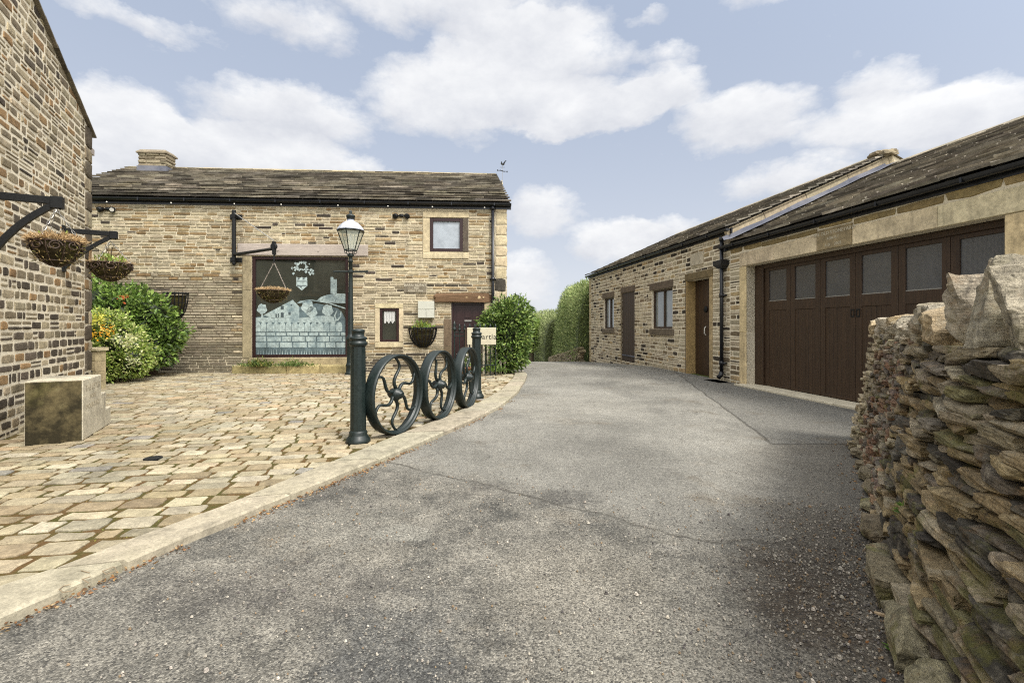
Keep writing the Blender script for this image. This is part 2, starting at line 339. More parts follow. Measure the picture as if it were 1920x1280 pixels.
# ------------------------------------------------------------------ geometry helpers
class Fr:
    """frame on a surface: a along u, b along v, c out along n"""
    def __init__(s, o, u, v=(0, 0, 1)):
        s.o = Vector(o); s.u = Vector(u).normalized(); s.v = Vector(v).normalized(); s.n = s.u.cross(s.v).normalized()
    def p(s, a, b, c=0.0): return s.o + s.u*a + s.v*b + s.n*c
    def px(s, X, Y, c=0.0):
        """surface coordinates of a spot seen in the photograph"""
        k = (X-HX)/F; o = s.o + s.n*c
        a = (k*o.y - o.x)/(s.u.x - k*s.u.y); yy = o.y + a*s.u.y
        return a, H + (HY-Y)*yy/F - s.o.z
WF = Fr((0, 0, 0), (1, 0, 0), (0, 1, 0))
def gp(X, Y):
    yy = H*F/(Y-HY); return Vector(((X-HX)/F*yy, yy, 0))
def sp(X, Y, d):
    return Vector(((X-HX)/F*d, d, H+(HY-Y)*d/F))
class MB:
    def __init__(s): s.v = []; s.f = []; s.c = []; s.mi = []; s.g = None
    def add(s, pts, faces, col=(.5, .5, .5), mi=0):
        k = len(s.v); s.v += [tuple(p) for p in pts]; s.f += [tuple(i+k for i in f) for f in faces]
        if isinstance(col, list): s.c += col
        else: s.c += [col]*len(pts)
        s.mi += [mi]*len(faces)
    def box(s, fr, a0, a1, b0, b1, c0, c1, col=(.5, .5, .5), mi=0, jit=0.0):
        P = []
        for a, b, c in ((a0,b0,c0),(a1,b0,c0),(a1,b1,c0),(a0,b1,c0),(a0,b0,c1),(a1,b0,c1),(a1,b1,c1),(a0,b1,c1)):
            if jit: a += R.uniform(-jit, jit); b += R.uniform(-jit, jit); c += R.uniform(-jit, jit)*.5
            P.append(fr.p(a, b, c))
        s.add(P, [(3,2,1,0),(4,5,6,7),(0,1,5,4),(1,2,6,5),(2,3,7,6),(3,0,4,7)], col, mi)
    def bbox(s, fr, a0, a1, b0, b1, c0, c1, bev=.008, col=(.5, .5, .5), mi=0):
        """box with a chamfered front"""
        P = [fr.p(a, b, c) for a, b, c in ((a0,b0,c0),(a1,b0,c0),(a1,b1,c0),(a0,b1,c0),
             (a0,b0,c1-bev),(a1,b0,c1-bev),(a1,b1,c1-bev),(a0,b1,c1-bev),
             (a0+bev,b0+bev,c1),(a1-bev,b0+bev,c1),(a1-bev,b1-bev,c1),(a0+bev,b1-bev,c1))]
        s.add(P, [(3,2,1,0),(0,1,5,4),(1,2,6,5),(2,3,7,6),(3,0,4,7),(4,5,9,8),(5,6,10,9),(6,7,11,10),(7,4,8,11),(8,9,10,11)], col, mi)
    def poly(s, fr, pts, c0, c1, col=(.5, .5, .5), mi=0):
        n = len(pts); P = [fr.p(a, b, c1) for a, b in pts] + [fr.p(a, b, c0) for a, b in pts]
        F_ = [tuple(range(n)), tuple(range(2*n-1, n-1, -1))] + [(i, i+n, (i+1) % n+n, (i+1) % n) for i in range(n)]
        s.add(P, F_, col, mi)
    def tube(s, pts, r, seg=8, col=(.5, .5, .5), mi=0, cap=True, flat=None):
        pts = [Vector(p) for p in pts]; n = len(pts); rr = r if isinstance(r, (list, tuple)) else [r]*n
        P = []; up = None
        for i, p in enumerate(pts):
            t = (pts[min(i+1, n-1)]-pts[max(i-1, 0)])
            if t.length < 1e-9: t = Vector((0, 0, 1))
            t.normalize()
            if up is None:
                up = Vector((0, 0, 1)) if abs(t.z) < .9 else Vector((1, 0, 0))
            e1 = (up - t*up.dot(t))
            if e1.length < 1e-6: e1 = t.orthogonal()
            e1.normalize(); e2 = t.cross(e1); up = e1
            for k in range(seg):
                a = 2*math.pi*k/seg
                P.append(p + (e1*math.cos(a)*(flat or 1) + e2*math.sin(a))*rr[i])
        Fc = [(i*seg+k, i*seg+(k+1) % seg, (i+1)*seg+(k+1) % seg, (i+1)*seg+k) for i in range(n-1) for k in range(seg)]
        if cap: Fc += [tuple(range(seg-1, -1, -1)), tuple(range((n-1)*seg, n*seg))]
        s.add(P, Fc, col, mi)
    def lathe(s, o, prof, seg=16, col=(.5, .5, .5), mi=0, rot=0.0, ax=None, cap=True):
        o = Vector(o); P = []
        if ax is None: e1, e2, e3 = Vector((1, 0, 0)), Vector((0, 1, 0)), Vector((0, 0, 1))
        else: e3 = Vector(ax).normalized(); e1 = e3.orthogonal().normalized(); e2 = e3.cross(e1)
        for r, z in prof:
            for k in range(seg):
                a = 2*math.pi*k/seg+rot; P.append(o + e1*math.cos(a)*r + e2*math.sin(a)*r + e3*z)
        n = len(prof)
        Fc = [(i*seg+k, i*seg+(k+1) % seg, (i+1)*seg+(k+1) % seg, (i+1)*seg+k) for i in range(n-1) for k in range(seg)]
        if cap: Fc += [tuple(range(seg-1, -1, -1)), tuple(range((n-1)*seg, n*seg))]
        s.add(P, Fc, col, mi)
    def build(s, name, mats, parent=None, smooth=False, world=True):
        org = Vector((0, 0, 0))
        if parent is not None and world:
            q = parent
            while q is not None: org += q.location; q = q.parent
        me = bpy.data.meshes.new(name)
        V = np.array(s.v, dtype=np.float64)
        if len(V): V = V - np.array(org)
        me.from_pydata(V.tolist(), [], s.f); me.update()
        ca = me.color_attributes.new('Col', 'FLOAT_COLOR', 'POINT')
        cc = np.ones((len(s.v), 4), dtype=np.float32); cc[:, :3] = np.array(s.c, dtype=np.float32)
        ca.data.foreach_set('color', cc.ravel())
        if s.g is not None:
            ga = me.attributes.new('Grid', 'FLOAT_VECTOR', 'POINT'); ga.data.foreach_set('vector', np.array(s.g, dtype=np.float32).ravel())
        mats = mats if isinstance(mats, (list, tuple)) else [mats]
        for m_ in mats: me.materials.append(M[m_] if isinstance(m_, str) else m_)
        if len(mats) > 1: me.polygons.foreach_set('material_index', s.mi)
        if smooth: me.polygons.foreach_set('use_smooth', [True]*len(me.polygons))
        o = bpy.data.objects.new(name, me); C.objects.link(o)
        if parent is not None: o.parent = parent
        return o
def tag(o, label=None, cat=None, group=None, kind=None):
    if label: o['label'] = label
    if cat: o['category'] = cat
    if group: o['group'] = group
    if kind: o['kind'] = kind
    return o
def thing(name, loc, label, cat, group=None):
    o = bpy.data.objects.new(name, None); C.objects.link(o); o.location = loc; o.empty_display_size = .2
    return tag(o, label, cat, group)
def vary(c, k=.12, h=.018):
    f = 1+R.uniform(-k, k); return tuple(max(0, x*f*(1+R.uniform(-h, h))) for x in c)

def stone_block(mb, fr, a0, a1, b0, b1, prot, col, top=None, bot=None, rnd=.3):
    """one walling stone: irregular outline, pillowed face"""
    w, h = a1-a0, b1-b0
    j = min(w, h)*.075
    ring = [(a0,b0),(a0+w*.5,b0),(a1,b0),(a1,b0+h*.5),(a1,b1),(a0+w*.5,b1),(a0,b1),(a0,b0+h*.5)]
    ring = [(a+R.uniform(-j, j), b+R.uniform(-j, j)) for a, b in ring]
    ca, cb = (a0+a1)/2, (b0+b1)/2
    def cl(a, b):
        if top is not None: b = min(b, top(a))
        if bot is not None: b = max(b, bot(a))
        return b
    cr = min(w, h)*.16*rnd
    P = []; cols = []
    tilt = R.uniform(-.25, .25)*prot; tb = R.uniform(-.2, .2)*prot
    for lvl, (ins, c) in enumerate(((0, -.012), (cr*.5, prot*.72), (cr+min(w, h)*.10, prot))):
        for i, (a, b) in enumerate(ring):
            da = ins*(1 if a < ca else -1)*(0 if i in (1, 5) else 1); db = ins*(1 if b < cb else -1)*(0 if i in (3, 7) else 1)
            if i in (0, 2, 4, 6) and lvl < 2: da += cr*.5*(1 if a < ca else -1); db += cr*.5*(1 if b < cb else -1)
            aa, bb = a+da, b+db
            P.append(fr.p(aa, cl(aa, bb), c + (tilt*(a-ca)/w + tb*(b-cb)/h if lvl else 0) + (R.uniform(-.08, .08)*prot if lvl else 0)))
            cols.append(col)
    P.append(fr.p(ca, cl(ca, cb), prot*1.06)); cols.append(col)
    Fc = [(l*8+i, l*8+(i+1) % 8, (l+1)*8+(i+1) % 8, (l+1)*8+i) for l in range(2) for i in range(8)]
    Fc += [(16+i, 16+(i+1) % 8, 24) for i in range(8)]
    mb.add(P, Fc, cols)

def masonry(mb, fr, A0, A1, B0, B1, holes, course, length, palette, prot=(.008, .02), gap=.012, top=None, skipbot=None, rnd=1.0):
    b = B0
    while b < B1-.02:
        h = course(b); b1 = min(b+h, B1)
        if B1-b1 < .03: b1 = B1
        segs = [(A0, A1, b, b1)]
        for (h0, g0, h1, g1) in holes:
            new = []
            for s0, s1, t0, t1 in segs:
                if h1 <= s0 or h0 >= s1 or g1 <= t0 or g0 >= t1: new.append((s0, s1, t0, t1)); continue
                if h0 > s0: new.append((s0, h0, t0, t1))
                if h1 < s1: new.append((h1, s1, t0, t1))
                m0, m1 = max(s0, h0), min(s1, h1)
                if g0-t0 > .022: new.append((m0, m1, t0, g0))
                if t1-g1 > .022: new.append((m0, m1, g1, t1))
            segs = new
        for s0, s1, t0, t1 in segs:
            a = s0
            if s1-s0 < .03: continue
            while a < s1-.001:
                L_ = R.uniform(*length(b)) if R.random() > .12 else length(b)[0]*R.uniform(.5, 1)
                a1 = a+L_
                if s1-a1 < length(b)[0]*.6: a1 = s1
                if top is None or top((a+a1)/2) > t0+.02:
                    split = (t1-t0) > .10 and R.random() < .18
                    parts_ = [(t0, t1)] if not split else [(t0, (t0+t1)/2), ((t0+t1)/2, t1)]
                    for q0, q1 in parts_:
                        stone_block(mb, fr, a+gap/2, a1-gap/2, q0+gap/2, q1-gap/2, R.uniform(*prot), palette(a, q0), top=(lambda x: top(x)-.004) if top else None, rnd=rnd)
                a = a1
        b = b1

def wall_sheet(mb, fr, A0, A1, B0, B1, holes, depth=.25, top=None, col=(.52, .46, .34), ex=(), ey=(), cf=None):
    """mortar face with real openings and their reveals"""
    xs = sorted({A0, A1, *ex, *[h[0] for h in holes], *[h[2] for h in holes]}); ys = sorted({B0, B1, *ey, *[h[1] for h in holes], *[h[3] for h in holes]})
    xs = [x for x in xs if A0 <= x <= A1]; ys = [y for y in ys if B0 <= y <= B1]
    for i in range(len(xs)-1):
        for j in range(len(ys)-1):
            ca, cb = (xs[i]+xs[i+1])/2, (ys[j]+ys[j+1])/2
            if any(h[0] < ca < h[2] and h[1] < cb < h[3] for h in holes): continue
            x0, x1, y0, y1 = xs[i], xs[i+1], ys[j], ys[j+1]
            mb.add([fr.p(x0, y0), fr.p(x1, y0), fr.p(x1, y1), fr.p(x0, y1)], [(0, 1, 2, 3)], cf(ca, cb) if cf else col)
    for h0, g0, h1, g1 in holes:
        for (p, q) in (((h0, g0), (h1, g0)), ((h1, g0), (h1, g1)), ((h1, g1), (h0, g1)), ((h0, g1), (h0, g0))):
            mb.add([fr.p(*p), fr.p(*q), fr.p(*q, -depth), fr.p(*p, -depth)], [(0, 1, 2, 3)], col)

def slates(mb, fr, A0, A1, L, pal, h0=.30, h1=.13, w=(.25, .6), shear=0.0, t=.035, left=None, lift=.020):
    """diminishing courses of stone slates; fr.v runs up the slope"""
    b = 0.0; k = 0
    while b < L-.03:
        f = b/L; hh = h0+(h1-h0)*f; b1 = min(b+hh, L)
        lo = A0 + (left(b) if left else 0); hi = A1 + shear*b
        a = lo - R.uniform(0, .02); cfac = R.uniform(.80, 1.18)
        while a < hi-.01:
            ww = R.uniform(*w)*(1-.25*f); a1 = a+ww
            if hi-a1 < .15: a1 = hi
            tt = t*R.uniform(.85, 1.15); g = R.uniform(.002, .007); dz = R.uniform(-.014, .014)
            c0 = lift+tt+R.uniform(0, .010)
            top = b1+.05; nb = b+dz
            da = R.uniform(-.012, .012); e = R.uniform(-.010, .010)
            P = [fr.p(a+g, nb+e, c0-tt+.002), fr.p(a1-g, nb-e, c0-tt+.002), fr.p(a1-g, top, -.004), fr.p(a+g, top, -.004),
                 fr.p(a+g+.004, nb+e, c0), fr.p(a1-g-.004, nb-e, c0), fr.p(a1-g, top, .014), fr.p(a+g, top, .014)]
            mx = R.uniform(.35, .65); P += [fr.p(a+(a1-a)*mx, nb+R.uniform(-.012, .012), c0-tt+.002), fr.p(a+(a1-a)*mx, nb+R.uniform(-.012, .012), c0+.003)] if a1-a > .2 else [fr.p((a+a1)/2, nb, c0-tt+.002), fr.p((a+a1)/2, nb, c0)]
            mb.add(P, [(8,1,5,9),(0,8,9,4),(9,5,6,7,4),(1,2,6,5),(3,0,4,7),(2,3,7,6)], tuple(q*cfac for q in pal(a, b)))
            a = a1
        b = b1; k += 1

def leaf_cloud(mb, pts, nrm, size, cols, asp=.45, spread=.6, droop=0.0, rng=NP):
    """pts Nx3, nrm Nx3 outward; folded pointed leaves"""
    n = len(pts)
    d = nrm + rng.normal(0, spread, (n, 3)); d[:, 2] -= droop; d /= np.linalg.norm(d, axis=1)[:, None]
    r = rng.normal(0, 1, (n, 3)); sd_ = np.cross(d, r); sd_ /= np.linalg.norm(sd_, axis=1)[:, None]
    up = np.cross(d, sd_)
    s = size*rng.uniform(.6, 1.25, n)[:, None]
    base = pts; tip = pts + d*s; mid = pts + d*s*.45 + up*s*.08
    l = mid + sd_*s*asp*.5; r_ = mid - sd_*s*asp*.5
    V = np.stack([base, l, tip, r_], 1).reshape(-1, 3)
    k = len(mb.v)
    mb.v += [tuple(x) for x in V.tolist()]
    mb.f += [(k+4*i, k+4*i+1, k+4*i+2, k+4*i+3) for i in range(n)]
    mb.c += [tuple(c) for c in np.repeat(cols, 4, axis=0).tolist()]
    mb.mi += [0]*n
def pick(cols, n, var=.25, rng=NP):
    a = np.array(cols)[rng.integers(0, len(cols), n)]; return a*(1+rng.uniform(-var, var, (n, 1)))
def lumps(centers, n, shell=(.72, 1.05), zmin=None, rng=NP, freq=2.3, amp=.30):
    """points and outward directions over a union of ellipsoids (cx,cy,cz,rx,ry,rz)"""
    P = []; Q = []
    wts = np.array([c[3]*c[5]+c[4]*c[5]+c[3]*c[4] for c in centers]); wts = wts/wts.sum()
    cnt = rng.multinomial(int(n*1.5), wts)
    for c, k in zip(centers, cnt):
        d = rng.normal(0, 1, (k, 3)); d /= np.linalg.norm(d, axis=1)[:, None]
        rr = shell[0]+(shell[1]-shell[0])*rng.random(k)**.6+(rng.random(k)<.05)*.12
        nz = np.array([mnoise.noise(Vector(x)*freq+Vector(c[:3])*3) for x in d])
        rr = rr*(1+amp*nz)
        p = np.array(c[:3]) + d*np.array(c[3:])*rr[:, None]
        keep = np.ones(k, bool)
        for e in centers:
            if e is c: continue
            q = (p-np.array(e[:3]))/np.array(e[3:]); keep &= (q**2).sum(1) > shell[0]**2*.85
        if zmin is not None: keep &= p[:, 2] > zmin
        P.append(p[keep]); Q.append(d[keep])
    P = np.concatenate(P); Q = np.concatenate(Q)
    idx = rng.permutation(len(P))[:n]; return P[idx], Q[idx]
def core(mb, centers, f=.74, col=(.02, .03, .01), seg=14):  # inner blob blocks see-through; its dark colour paints the crown's interior shade
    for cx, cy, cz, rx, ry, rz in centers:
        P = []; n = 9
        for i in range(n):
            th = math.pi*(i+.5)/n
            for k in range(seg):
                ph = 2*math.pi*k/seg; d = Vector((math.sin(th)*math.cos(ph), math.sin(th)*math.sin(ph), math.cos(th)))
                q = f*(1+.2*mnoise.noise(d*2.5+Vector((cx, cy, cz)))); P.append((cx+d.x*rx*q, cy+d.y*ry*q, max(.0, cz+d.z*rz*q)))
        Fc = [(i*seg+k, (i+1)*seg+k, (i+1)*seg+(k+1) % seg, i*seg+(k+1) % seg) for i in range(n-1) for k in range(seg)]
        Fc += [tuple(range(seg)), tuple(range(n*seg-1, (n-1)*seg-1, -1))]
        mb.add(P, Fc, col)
def text(s, fr, a, b, c, size, name, mat, parent, ext=.002, align='CENTER', squeeze=1.0):
    cu = bpy.data.curves.new(name, 'FONT'); cu.body = s; cu.size = size; cu.align_x = align; cu.align_y = 'CENTER'; cu.extrude = ext
    cu.space_character = 1.08; cu.materials.append(M[mat] if isinstance(mat, str) else mat)
    o = bpy.data.objects.new(name, cu); C.objects.link(o)
    org = Vector((0, 0, 0)); q = parent
    while q is not None: org += q.location; q = q.parent
    from mathutils import Matrix
    p = fr.p(a, b, c) - org
    mt = Matrix((fr.u*squeeze, fr.v, fr.n)).transposed().to_4x4(); mt.translation = p
    me = bpy.data.meshes.new_from_object(o); me.materials.clear(); me.materials.append(M[mat] if isinstance(mat, str) else mat)
    bpy.data.objects.remove(o); o = bpy.data.objects.new(name, me); C.objects.link(o)
    o.matrix_local = mt; o.parent = parent; return o

def rock(mb, c, ex, ey, ez, hx, hy, hz, col, n=4, cuts=7, rough=.10, power=.55):
    """angular stone: grid cube eased towards a superellipsoid, sliced by random planes"""
    idx = {}; P = []; Fc = []
    def vid(i, j, k):
        key = (i, j, k)
        if key not in idx:
            q = Vector((2*i/n-1, 2*j/n-1, 2*k/n-1)); l = q.length; s = q/l; mxx = max(abs(q.x), abs(q.y), abs(q.z))
            idx[key] = len(P); P.append(q*(1-power*.45)+s*(power*.45*1.12))
        return idx[key]
    for i in range(n):
        for j in range(n):
            for s in (0, n):
                a = [vid(s,i,j), vid(s,i+1,j), vid(s,i+1,j+1), vid(s,i,j+1)]; Fc.append(tuple(a if s else a[::-1]))
                a = [vid(i,s,j), vid(i,s,j+1), vid(i+1,s,j+1), vid(i+1,s,j)]; Fc.append(tuple(a if s else a[::-1]))
                a = [vid(i,j,s), vid(i+1,j,s), vid(i+1,j+1,s), vid(i,j+1,s)]; Fc.append(tuple(a if s else a[::-1]))
    off = Vector((R.uniform(-50, 50), R.uniform(-50, 50), R.uniform(-50, 50)))
    planes = []
    for _ in range(cuts):
        d = Vector((R.uniform(-1, 1), R.uniform(-1, 1), R.uniform(-1, 1))).normalized(); planes.append((d, R.uniform(.80, 1.15)))
    Q = []
    for p in P:
        p = p + Vector((mnoise.noise(p*1.1+off), mnoise.noise(p*1.1+off*1.3), mnoise.noise(p*1.1-off)))*rough*1.6 + p.normalized()*mnoise.noise(p*3.2+off)*rough*.8
        for d, t_ in planes:
            e = p.dot(d)-t_
            if e > 0: p = p-d*e
        if n > 5: p = p*(1+.035*mnoise.noise(p*5+off)+.03*mnoise.noise(Vector((p.x*2, p.y*2, p.z*9))+off))
        Q.append(c + ex*(p.x*hx) + ey*(p.y*hy) + ez*(p.z*hz))
    mb.add(Q, Fc, col)

# ------------------------------------------------------------------ ground, road, setts, kerb
def gz(y):
    if y < 16.8: return 0.0
    if y < 24: return -.055*(y-16.8)
    return -.396 - .11*(y-24) if y < 90 else -7.656
outer_px = [(0,1178),(105,1131),(273,1053),(449,979),(578,924),(699,874),(780,840),(880,795),(940,765),(972,737),(986,714)]
inner_px = [(0,1118),(110,1081),(234,1030),(414,963),(525,915),(628,872),(722,832),(822,792),(893,762),(938,736),(962,712)]
KO = [(-3.3,-2.0),(-3.05,-.5),(-2.8,.8)] + [tuple(gp(*p)[:2]) for p in outer_px] + [(.44,13.6),(.36,14.4)]
KI = [(-3.75,-2.0),(-3.5,-.5),(-3.15,.9)] + [tuple(gp(*p)[:2]) for p in inner_px] + [(.08,13.5),(.02,14.2)]
def kx(K, y):
    for (x0, y0), (x1, y1) in zip(K, K[1:]):
        if y0 <= y <= y1: return x0+(x1-x0)*(y-y0)/(y1-y0+1e-9)
    return K[0][0] if y < K[0][1] else K[-1][0]
def lwx(y): return -3.263-.523*y                      # face of the left house
LWEND = 8.53
BR = Vector((-.17, 14.55, 0)); BU = Vector((.9981, .0613, 0)); BO = BR - BU*13.9
def barny(x): return BO.y + (x-BO.x)*BU.y/BU.x
def rwx(y): return 7.387-.148*y

mb = MB()
xs = [-900,-300,-120,-60,-30,-18,-12,-6,0,4,8,14,25,60,120,300,900]; ys = [-300,-60,-10,0,8,16.8,18,20,22,24,28,34,45,60,90,160,400,1200]
P = [(x, y, gz(y)-.006) for y in ys for x in xs]; nx = len(xs)
mb.add(P, [(j*nx+i, j*nx+i+1, (j+1)*nx+i+1, (j+1)*nx+i) for j in range(len(ys)-1) for i in range(nx-1)])
tag(mb.build('ground', 'ground'), kind='structure')
mb = MB(); yy = [-8,-4,-2] + [x*.5 for x in range(0, 48)] + [24,26,30,36,44,60,80]
rows = []
for y in yy:
    l = kx(KO, y)-.05 if y < 14.4 else (.31 if y < 15 else (-.6 if y < 24 else -.6-(y-24)*.06)); 
    if y < -2: l = -3.4
    r = rwx(y)+.05 if y < 23.6 else 3.9-.06*(y-23.6)
    if y < 3.6: r = 9
    rows.append((l, r, y))
for i in range(len(rows)-1):
    (l0, r0, y0), (l1, r1, y1) = rows[i], rows[i+1]; n = 4
    for k in range(n):
        a0, a1 = k/n, (k+1)/n
        mb.add([(l0+(r0-l0)*a0, y0, gz(y0)), (l0+(r0-l0)*a1, y0, gz(y0)), (l1+(r1-l1)*a1, y1, gz(y1)), (l1+(r1-l1)*a0, y1, gz(y1))], [(0, 1, 2, 3)])
tag(mb.build('road', 'road'), kind='structure')
# bed the setts lie in
mb = MB(); yy = [-2+.4*i for i in range(41)]
for y0, y1 in zip(yy, yy[1:]):
    def L_(y): return lwx(y)-.05 if y < LWEND+.2 else -14.2
    for (xa0, xb0, xa1, xb1) in [(L_(y0) if y0 < LWEND+.2 else -14.2, kx(KI, y0)+.02, L_(y1) if y0 < LWEND+.2 else -14.2, kx(KI, y1)+.02)]:
        if y1 > 14.55: y1 = 14.55
        if y0 >= y1: continue
        mb.add([(xa0, y0, .036), (xb0, y0, .036), (xb1, y1, .036), (xa1, y1, .036)], [(0, 1, 2, 3)])
tag(mb.build('paving_joints', 'bed'), kind='structure')
# setts
mb = MB(); th = math.radians(9); cu, su = math.cos(th), math.sin(th)
cream = [(.33,.285,.20),(.36,.32,.235),(.28,.235,.155),(.34,.30,.215),(.25,.205,.135),(.30,.25,.165),(.39,.355,.275),(.27,.245,.185)]
blockpoly = None
v = -5.0
while v < 17:
    h = R.uniform(.15, .215); u = -16+R.uniform(0, .3)
    while u < 6:
        w = R.uniform(.21, .38) if R.random() > .1 else R.uniform(.12, .18); h_ = h
        cx = (u+w/2)*cu-(v+h/2)*su; cy = (u+w/2)*su+(v+h/2)*cu
        wave = .10*math.sin(cx*.7+cy*.3)
        g = R.uniform(.009, .019)
        ok = -1.9 < cy < barny(cx)-.02 and cx < kx(KI, cy)-.02 and (cx > lwx(cy)+.06 if cy < LWEND+.1 else cx > -14) and not (cx < -9.95-.1*(cy-11.4) and cy > 11.3)
        if ok:
            base = tuple(p*q for p, q in zip(vary(R.choice(cream), .17, .02), (.90, .875, .82)))
            if R.random() < .025: base = vary((.21,.195,.165), .2)
            if R.random() < .025: base = vary((.34,.25,.155), .15)
            rot = R.uniform(-.035, .035); a, bq = w/2-g, h_/2-g
            pts = []; zt = .050+R.uniform(-.006, .006); tx, ty = R.uniform(-.02, .02), R.uniform(-.03, .03)
            outline = [(-1,-1),(-.3,-1.0),(.4,-1.01),(1,-1),(1.0,0),(1,1),(.35,1.0),(-.4,1.0),(-1,1),(-1.0,0)]
            outline = [(x*a+R.uniform(-.012, .012), y*bq+R.uniform(-.010, .010)) for x, y in outline]; n = len(outline)
            P = []
            for ins, z in ((0.0, .010), (.003, zt-.010), (.014, zt-.002)):
                for (x, y) in outline:
                    f = max(0, 1-ins/max(.03, math.hypot(x, y)));
                    cf = .955 if (abs(x) > a*.85 and abs(y) > bq*.85) else 1
                    X, Y = x*f*cf, y*f*cf; X, Y = X*math.cos(rot)-Y*math.sin(rot), X*math.sin(rot)+Y*math.cos(rot)
                    wx = cx+X*cu-Y*su; wy = cy+X*su+Y*cu + wave*0
                    wx = min(wx, kx(KI, wy)-.012)
                    P.append((wx, wy, z+(tx*X+ty*Y if z > .03 else 0)+(R.uniform(-.002, .002))))
            P.append((min(cx, kx(KI, cy)-.02), cy, zt+.002))
            Fc = [(l*n+i, l*n+(i+1) % n, (l+1)*n+(i+1) % n, (l+1)*n+i) for l in range(2) for i in range(n)] + [(2*n+i, 2*n+(i+1) % n, 3*n) for i in range(n)]
            mb.add(P, Fc, base)
        u += w
    v += h
tag(mb.build('paving', 'sett', smooth=False), kind='structure')
# kerb: long worn flags with a carved letter or two
mb = MB(); 
def arc(K):
    d = [0]
    for p, q in zip(K, K[1:]): d.append(d[-1]+math.dist(p, q))
    return d
dO, dI = arc(KO), arc(KI)
def at(K, D, t):
    t = min(max(t*D[-1], 0), D[-1])
    for i in range(len(K)-1):
        if D[i] <= t <= D[i+1]+1e-9:
            f = (t-D[i])/(D[i+1]-D[i]+1e-9); return Vector((K[i][0]+(K[i+1][0]-K[i][0])*f, K[i][1]+(K[i+1][1]-K[i][1])*f, 0))
t = 0.0
while t < 1:
    Lk = R.uniform(1.05, 1.6) if t*dO[-1] < 9.0 else R.uniform(.55, .95)
    t1 = min(1, t+Lk/dO[-1]); 
    if 1-t1 < .03: t1 = 1
    n = 6; col = vary((.32,.285,.21), .10); zt = .062+R.uniform(-.004, .004); P = []
    g = .012/dO[-1]*1.2
    for i in range(n+1):
        s = t+g+(t1-t-2*g)*i/n; po, pi_ = at(KO, dO, s), at(KI, dI, s); e = (pi_-po).normalized()
        wob = R.uniform(-.008, .008)
        for q, z in ((po+e*wob, -.02), (po+e*(.004+wob), zt-.016), (po+e*.022, zt), (po*.5+pi_*.5, zt+R.uniform(-.002, .002)), (pi_-e*.012, zt-.002), (pi_-e*(R.uniform(-.004, .006)), zt-.012), (pi_, .0)):
            P.append((q.x, q.y, z))
    Fc = [(i*7+k, i*7+k+1, (i+1)*7+k+1, (i+1)*7+k) for i in range(n) for k in range(6)]
    Fc += [(6,5,4,3,2,1,0), tuple(range(n*7, n*7+7))]
    mb.add(P, Fc, col); t = t1
kerb = mb.build('kerb', 'kerb'); tag(kerb, kind='structure')
def carve(pxs, zt=.0685):
    m_ = MB()
    for line in pxs:
        m_.tube([Vector((gp2.x, gp2.y, zt)) for gp2 in [Vector(((x-HX)/F*((H-zt)*F/(y-HY)), (H-zt)*F/(y-HY), 0)) for x, y in line]], .0028, 5, (.22,.17,.11))
    return m_
cv = carve([[(132,1095),(118,1098),(111,1104),(118,1110),(136,1107),(143,1101)], [(152,1069),(168,1073)], [(154,1085),(166,1092)], [(155,1085),(170,1080)], [(192,1070),(199,1076),(219,1070),(214,1062),(192,1070)]])
cv.build('carved_letters', 'vcol', kerb)

# ------------------------------------------------------------------ palettes
def pal_barn(a, b):
    r = R.random()
    up = b > 2.75
    if up:
        if r < .055: return vary((.050,.040,.032), .3)
        if r < .15: return vary((.20,.135,.065), .2)
        if r < .34: return vary((.29,.215,.12), .18)
        return vary((.36,.305,.205), .17)
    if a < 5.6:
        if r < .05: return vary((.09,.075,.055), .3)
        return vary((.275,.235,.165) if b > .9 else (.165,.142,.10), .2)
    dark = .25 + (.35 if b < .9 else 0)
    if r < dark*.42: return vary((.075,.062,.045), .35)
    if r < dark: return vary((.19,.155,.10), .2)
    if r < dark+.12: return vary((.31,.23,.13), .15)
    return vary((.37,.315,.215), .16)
def pal_right(a, b):
    r = R.random()
    if r < .12: return vary((.05,.04,.03), .3)
    if r < .32: return vary((.19,.145,.09), .25)
    if r < .44: return vary((.36,.27,.15), .15)
    return vary((.41,.35,.245), .18)
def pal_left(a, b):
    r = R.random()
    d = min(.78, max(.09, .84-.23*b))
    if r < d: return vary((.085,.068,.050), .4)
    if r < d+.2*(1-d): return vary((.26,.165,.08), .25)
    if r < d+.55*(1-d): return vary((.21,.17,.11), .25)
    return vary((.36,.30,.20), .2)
def pal_slate(a, b):
    r = R.random()
    if r < .22: return vary((.31,.275,.215), .2)
    if r < .5: return vary((.12,.106,.088), .3)
    return vary((.205,.182,.146), .22)
DR = (.50, .42, .27)

# ------------------------------------------------------------------ BARN
barn = thing('barn', BO, 'two storey stone barn with chimney, etched picture window and plank-framed doorway across the cobbles', 'barn')
bf = Fr(BO, BU); BL, BH = 13.9, 5.12
def rect(x0, y0, x1, y1, fr=bf):
    xm = (x0+x1)/2; ym = (y0+y1)/2
    a0 = fr.px(x0, ym)[0]; a1 = fr.px(x1, ym)[0]; b1 = fr.px(xm, y0)[1]; b0 = fr.px(xm, y1)[1]; return (a0, b0, a1, b1)
BW = rect(472, 481, 653, 670); UW = rect(806, 409, 868, 472); SW = rect(712, 578, 748, 641); DW = rect(846, 567, 908, 706); DW = (DW[0], 0.0, DW[2], DW[3])
holes = [BW, UW, SW, DW]
